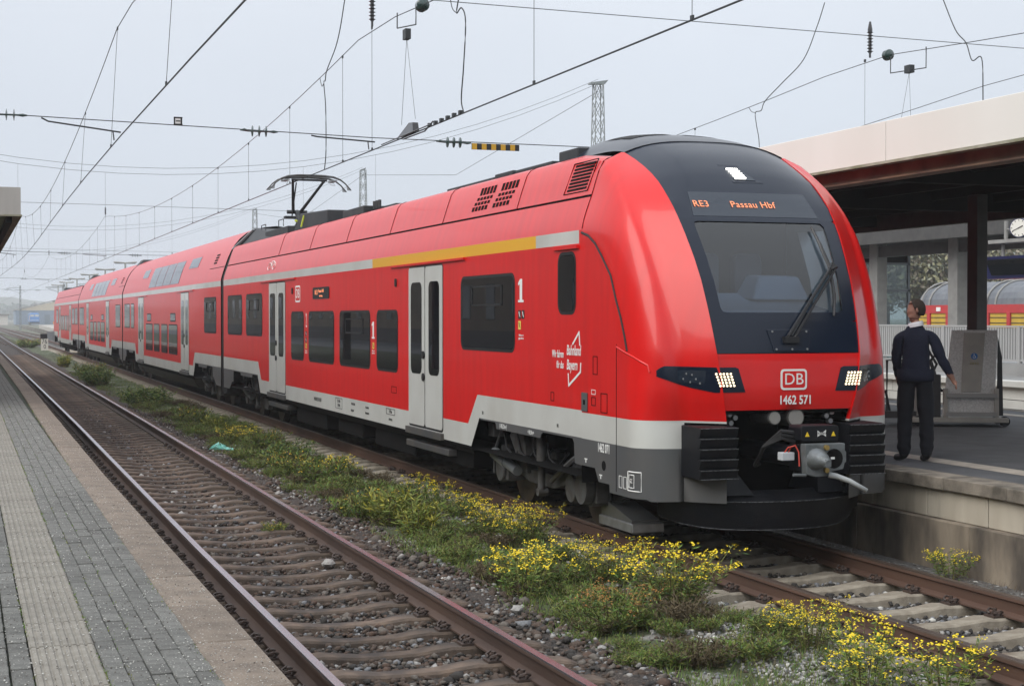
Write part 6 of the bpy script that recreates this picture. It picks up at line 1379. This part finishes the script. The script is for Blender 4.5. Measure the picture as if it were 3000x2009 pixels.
# low growth: grass blades and moss leaves over the strip
g = np.random.RandomState(77)
def blades(name, n, xr, yr, hr, wr, mats, cond, label, tilt=.5, power=1.7):
    y = yr[0] + (yr[1]-yr[0])*g.rand(n)**power; x = g.uniform(xr[0], xr[1], n); k = cond(x, y); x, y = x[k], y[k]; n = len(x)
    z = np.array([hgt(a, c) for a, c in zip(x, y)]) - .004; a = g.uniform(0, 6.28, n); h = g.uniform(*hr, n); w_ = g.uniform(*wr, n); lx, ly = g.normal(size=n)*tilt*h, g.normal(size=n)*tilt*h
    P0 = np.c_[x-np.cos(a)*w_, y-np.sin(a)*w_, z]; P1 = np.c_[x+np.cos(a)*w_, y+np.sin(a)*w_, z]; P2 = np.c_[x+lx, y+ly, z+h]
    me = bpy.data.meshes.new(name); V = np.stack([P0, P1, P2], 1).reshape(-1, 3); me.vertices.add(3*n); me.vertices.foreach_set('co', V.reshape(-1)); me.loops.add(3*n); me.loops.foreach_set('vertex_index', np.arange(3*n, dtype=np.int32)); me.polygons.add(n); me.polygons.foreach_set('loop_start', np.arange(0, 3*n, 3, dtype=np.int32))
    for m in mats: me.materials.append(m)
    me.polygons.foreach_set('material_index', g.randint(0, len(mats), n).astype(np.int32)); me.update(calc_edges=True); return stuff(link(name, me), label, 'grass')
patch = lambda x, y: (np.sin(x*2.3+y*.9) + np.sin(y*1.7-x*1.9+.6) + g.uniform(-1.3, 1.3, len(x)) > -.25 - .035*np.clip(y-13, 0, 15)) & (x < -1.22 - .12*np.sin(y*2.1)) & (x > -2.98 + .15*np.sin(y*1.4))
blades('grass', 90000, (-3.05, -1.2), (8, 75), (.02, .12), (.002, .0055), [LF[0], LF[1], LF[5], LF[0], LF[2], LF[3]], patch, 'short green grass and moss over the strip between the tracks')
moss = lambda x, y: ((x+2.1)/.55)**2 + ((y-14.6)/1.7)**2 + g.uniform(-.25, .4, len(x)) < 1
blades('green_moss', 16000, (-2.8, -1.4), (12.3, 17.0), (.01, .04), (.003, .008), [M('moss_bright', (.07, .155, .025), .8), LF[0]], moss, 'bright green moss cushion beside the yellow ragwort', power=1.)
dryp = lambda x, y: (np.sin(x*3.3-y*1.1) + g.uniform(-1.2, 1.2, len(x)) > .3) & (x < -1.2)
blades('dry_stalks', 5000, (-3.0, -1.2), (8, 40), (.05, .2), (.0012, .0025), [LF[3], M('straw', (.22, .18, .09), .85)], dryp, 'brown dry stalks among the weeds', tilt=.35)
blades('wall_weeds', 1500, (1.3, 1.6), (9, 18), (.03, .14), (.001, .0025), [LF[3], M('dry_mauve', (.13, .09, .075), .85)], lambda x, y: np.sin(y*2.2)+g.uniform(-1, 1, len(x)) > .4, 'brown dry stalks along the platform wall', tilt=.4)

# smaller weeds that nobody could count: one mass of leaf clumps
lv = []; lf_ = []; lm = []
for k in range(230):
    y = 10.5 + 40*g.rand()**1.25; x = g.uniform(-2.9, -1.4); fo, fl = GRNB[k % 3]; n0 = len(lv); s_ = g.uniform(.35, .85); a = g.uniform(0, 6.28); z0 = hgt(x, y)
    co_ = np.empty(len(fo.vertices)*3); fo.vertices.foreach_get('co', co_); co_ = co_.reshape(-1, 3)*(s_, s_, s_*.75)
    lv += np.c_[co_[:, 0]*math.cos(a)-co_[:, 1]*math.sin(a)+x, co_[:, 0]*math.sin(a)+co_[:, 1]*math.cos(a)+y, co_[:, 2]+z0].tolist()
    lf_ += [tuple(i+n0 for i in p.vertices) for p in fo.polygons]; lm += [p.material_index if k % 4 else 3 for p in fo.polygons]
me = bpy.data.meshes.new('low_weeds'); me.from_pydata(lv, [], lf_)
for m in LF: me.materials.append(m)
me.polygons.foreach_set('material_index', lm); stuff(link('low_weeds', me), 'low green and brown weeds covering the strip between the tracks', 'weeds')

# moss and grass in the paving joints
n = 3600; y = 5.8 + 24*g.rand(n)**1.6; ln = g.choice([-6.925, -6.475, -7.225, -6.74, -6.83], n, p=[.42, .2, .16, .12, .1]); keep = np.sin(y*3.1 + ln*40) + g.uniform(-.9, .9, n) > -.1
y, ln = y[keep], ln[keep]; n = len(y); x = ln + g.normal(size=n)*.007 + np.where(ln == -6.475, np.array([XE(q) for q in y]) + 6.185, 0); a = g.uniform(0, 6.28, n); h = g.uniform(.004, .016, n); w_ = g.uniform(.002, .006, n)
V_ = np.stack([np.c_[x-np.cos(a)*w_, y-np.sin(a)*w_, np.full(n, ZP-.008)], np.c_[x+np.cos(a)*w_, y+np.sin(a)*w_, np.full(n, ZP-.008)], np.c_[x+g.normal(size=n)*.006, y+g.normal(size=n)*.006, ZP-.004+h]], 1).reshape(-1, 3)
me = bpy.data.meshes.new('joint_moss'); me.from_pydata(V_.tolist(), [], [(3*i, 3*i+1, 3*i+2) for i in range(n)]); me.materials.append(LF[1]); me.materials.append(LF[0]); me.polygons.foreach_set('material_index', g.randint(0, 2, n).astype(np.int32)); stuff(link('joint_moss', me), 'green moss in the joints of the near platform paving', 'moss')
# ------------------------------------------------------------------ the man on the platform
NAVYC = M('navy_jumper', (.005, .008, .024), .9, col2=(.007, .010, .028), scale=30, bump=.2, bscale=200); TROU = M('dark_trousers', (.003, .004, .009), .85); SHOE = M('black_shoes', (.008, .008, .009), .4); SKIN = M('skin', (.36, .19, .135), .55, col2=(.30, .15, .11), scale=20); HAIR = M('brown_hair', (.035, .022, .015), .8, bump=.5, bscale=180); SHIRT = M('white_shirt', (.72, .72, .75), .8)
def skinned(verts, edges, name, sub=2):
    me = bpy.data.meshes.new(name); me.from_pydata([v[:3] for v in verts], edges, []); o = bpy.data.objects.new(name, me); COL.objects.link(o)
    md = o.modifiers.new('skin', 'SKIN'); md.use_smooth_shade = True; md.branch_smoothing = .6
    for i, v in enumerate(verts):
        sv = me.skin_vertices[0].data[i]; sv.radius = (v[3], v[4]); sv.use_root = (i == 0)
    ss = o.modifiers.new('sub', 'SUBSURF'); ss.levels = sub; ss.render_levels = sub
    dg = bpy.context.evaluated_depsgraph_get(); r_ = bpy.data.meshes.new_from_object(o.evaluated_get(dg)); bpy.data.objects.remove(o); return r_
V = []; E_ = []
def chain(start, pts):
    p = start
    for q in pts:
        V.append(q); E_.append((p, len(V)-1)) if p is not None else None; p = len(V)-1
    return p
pel = chain(None, [(0, 0, .95, .195, .135)])
sp1 = chain(pel, [(0, 0, 1.10, .190, .135), (0, .0, 1.26, .205, .135), (0, .0, 1.38, .195, .125)]); up_ = sp1
neck = chain(up_, [(0, .0, 1.465, .115, .09), (-.002, .01, 1.525, .070, .068), (-.010, .015, 1.575, .070, .074), (-.014, .015, 1.635, .080, .095), (-.008, .015, 1.69, .083, .098), (-.004, .015, 1.742, .070, .084), (-.002, .015, 1.775, .038, .050)])
nose = chain(len(V)-4, [(-.098, .013, 1.632, .016, .018)]); chin = chain(len(V)-6, [(-.070, .015, 1.572, .032, .034)])
def arm(side, sh, el, wr, curl):
    a = chain(up_, [(side*.13, 0, 1.395, .082, .085), (side*.185, 0, 1.36, .068, .075), (*((np.array(sh)+np.array(el))/2), .062, .070), (*el, .054, .058), (*((np.array(el)+np.array(wr))/2), .052, .054), (*wr, .034, .038)])
    w_ = np.array(wr); d = (w_-np.array(el)); d /= np.linalg.norm(d); n = np.array((0, 1., 0)); s = np.cross(d, n)
    palm = chain(a, [(*(w_+d*.035), .024, .034), (*(w_+d*.085), .020, .040)])
    for q, L_ in zip((-1.5, -.5, .5, 1.5), (.062, .075, .07, .055)):
        b0 = w_ + d*.10 + n*q*.020; chain(palm, [(*b0, .0095, .0095), (*(b0+d*L_*.5 - s*side*.006*0 + np.array((-side*.012, 0, 0))), .009, .009), (*(b0+d*L_*.9 + np.array((-side*.032, 0, .008))), .0075, .0075)])
    t0 = w_ + d*.045 - n*-.032; chain(palm-1, [(*t0, .011, .011), (*(t0 + d*.035 + n*.02), .010, .010), (*(t0 + d*.062 + n*.022), .0085, .0085)])
arm(1, (.185, 0, 1.36), (.285, -.01, 1.11), (.385, .03, .93), 0)
arm(-1, (-.185, 0, 1.36), (-.208, .04, 1.10), (-.18, .13, .90), 0)
for s in (-1, 1):
    chain(pel, [(s*.09, 0, .87, .115, .12), (s*.105, .005, .70, .100, .108), (s*.115, .01, .50, .086, .09), (s*.12, .0, .30, .080, .084), (s*.122, -.01, .12, .074, .078), (s*.122, -.012, .055, .050, .050), (s*.135 - .03, .045, .042, .046, .038), (s*.14 - .085, .10, .036, .040, .030)])
bm0 = skinned(V, E_, 'body')
for m in (NAVYC, TROU, SHOE, SKIN): bm0.materials.append(m)
from mathutils import noise as mn
for v in bm0.vertices:                                     # creases in the cloth
    z = v.co.z
    if .08 < z < 1.46 and not (abs(v.co.x) > .2 and z < .97): v.co += v.normal*.013*mn.noise(Vector((v.co.x*9, v.co.y*9, z*(16 if z < .5 or abs(z-1.1) < .2 else 8))))
zmin = min(v.co.z for v in bm0.vertices)
for p in bm0.polygons:
    c = p.center; z = c.z; p.use_smooth = True
    hand = abs(c.x) > .2 and z < (.965 if c.x > 0 else .93) and z > .70
    p.material_index = 3 if z > 1.515 or hand else (2 if z < .075 else (1 if z < .93 else 0))
person = thing('person', 'man in navy jumper and dark trousers standing on the platform, head turned left', 'person', (2.42, 14.85, ZQ - zmin), R(-33))
link('body', bm0, person)
# jumper hem and cuffs, collar, hair
b = MB()
for z, rx, ry, mi in ((.90, .188, .140, 0), (.935, .192, .145, 0), (.965, .180, .134, 0)): pass
rows = [[(rx*math.cos(a), ry*math.sin(a), z) for a in np.linspace(0, 2*math.pi, 25)[:-1]] for z, rx, ry in ((.888, .192, .140), (.895, .20, .147), (.95, .203, .148), (1.02, .195, .140))]
b.grid(rows, wrap=True); b.build('jumper_hem', NAVYC, person, smooth=True)
b = MB(); rows = [[(-.004 + rx*math.cos(a), .006 + ry*math.sin(a), z + .016*math.cos(a)*1.0) for a in np.linspace(0, 2*math.pi, 21)[:-1]] for z, rx, ry in ((1.485, .092, .086), (1.505, .086, .082), (1.537, .078, .076), (1.538, .068, .066))]
b.grid(rows, wrap=True); b.build('shirt_collar', SHIRT, person, smooth=True)
hm = bpy.data.meshes.new('hair'); bm = bmesh.new(); bmesh.ops.create_uvsphere(bm, u_segments=22, v_segments=14, radius=1)
for v in list(bm.verts):
    x, y, z = v.co
    lim = -.62 if x > .15 else (.05 if x > -.30 else .58)
    if z < lim: v.co.z = lim
    v.co = Vector((v.co.x*.098 + .010, v.co.y*.090 + .015, v.co.z*.116 + 1.678))
bm.to_mesh(hm); bm.free(); hm.materials.append(HAIR)
for p in hm.polygons: p.use_smooth = True
link('hair', hm, person)
for s in (-1, 1):
    b = MB(); b.tube([(.012, .015 + s*.088, 1.625), (.014, .015 + s*.098, 1.655), (.010, .015 + s*.090, 1.69)], [.010, .016, .008], 8); b.build('ear', SKIN, person, smooth=True)
b = MB(); b.tube([(-.072, -.03, 1.672), (-.078, -.03, 1.672)], .008, 8); b.build('eye', SHOE, person); b = MB(); b.tube([(-.066, -.035, 1.688), (-.079, -.015, 1.692)], .004, 5); b.build('eyebrow', HAIR, person); b = MB(); b.tube([(-.084, -.012, 1.603), (-.088, .015, 1.604)], .004, 5); b.build('mouth', M('lips', (.25, .10, .08), .5), person)
# ------------------------------------------------------------------ morning mist
hz_ = bpy.data.materials.new('mist'); hz_.use_nodes = True; t = hz_.node_tree; t.nodes.remove(t.nodes['Principled BSDF'])
pv = t.nodes.new('ShaderNodeVolumePrincipled'); pv.inputs['Color'].default_value = (.93, .96, 1, 1); pv.inputs['Density'].default_value = .0006; pv.inputs['Anisotropy'].default_value = .15
t.links.new(pv.outputs[0], t.nodes['Material Output'].inputs['Volume'])
b = MB(); b.box(-1600, 1600, -320, 2620, -1.5, 24); o = b.build('haze', hz_); stuff(o, 'morning mist over the station', 'mist')
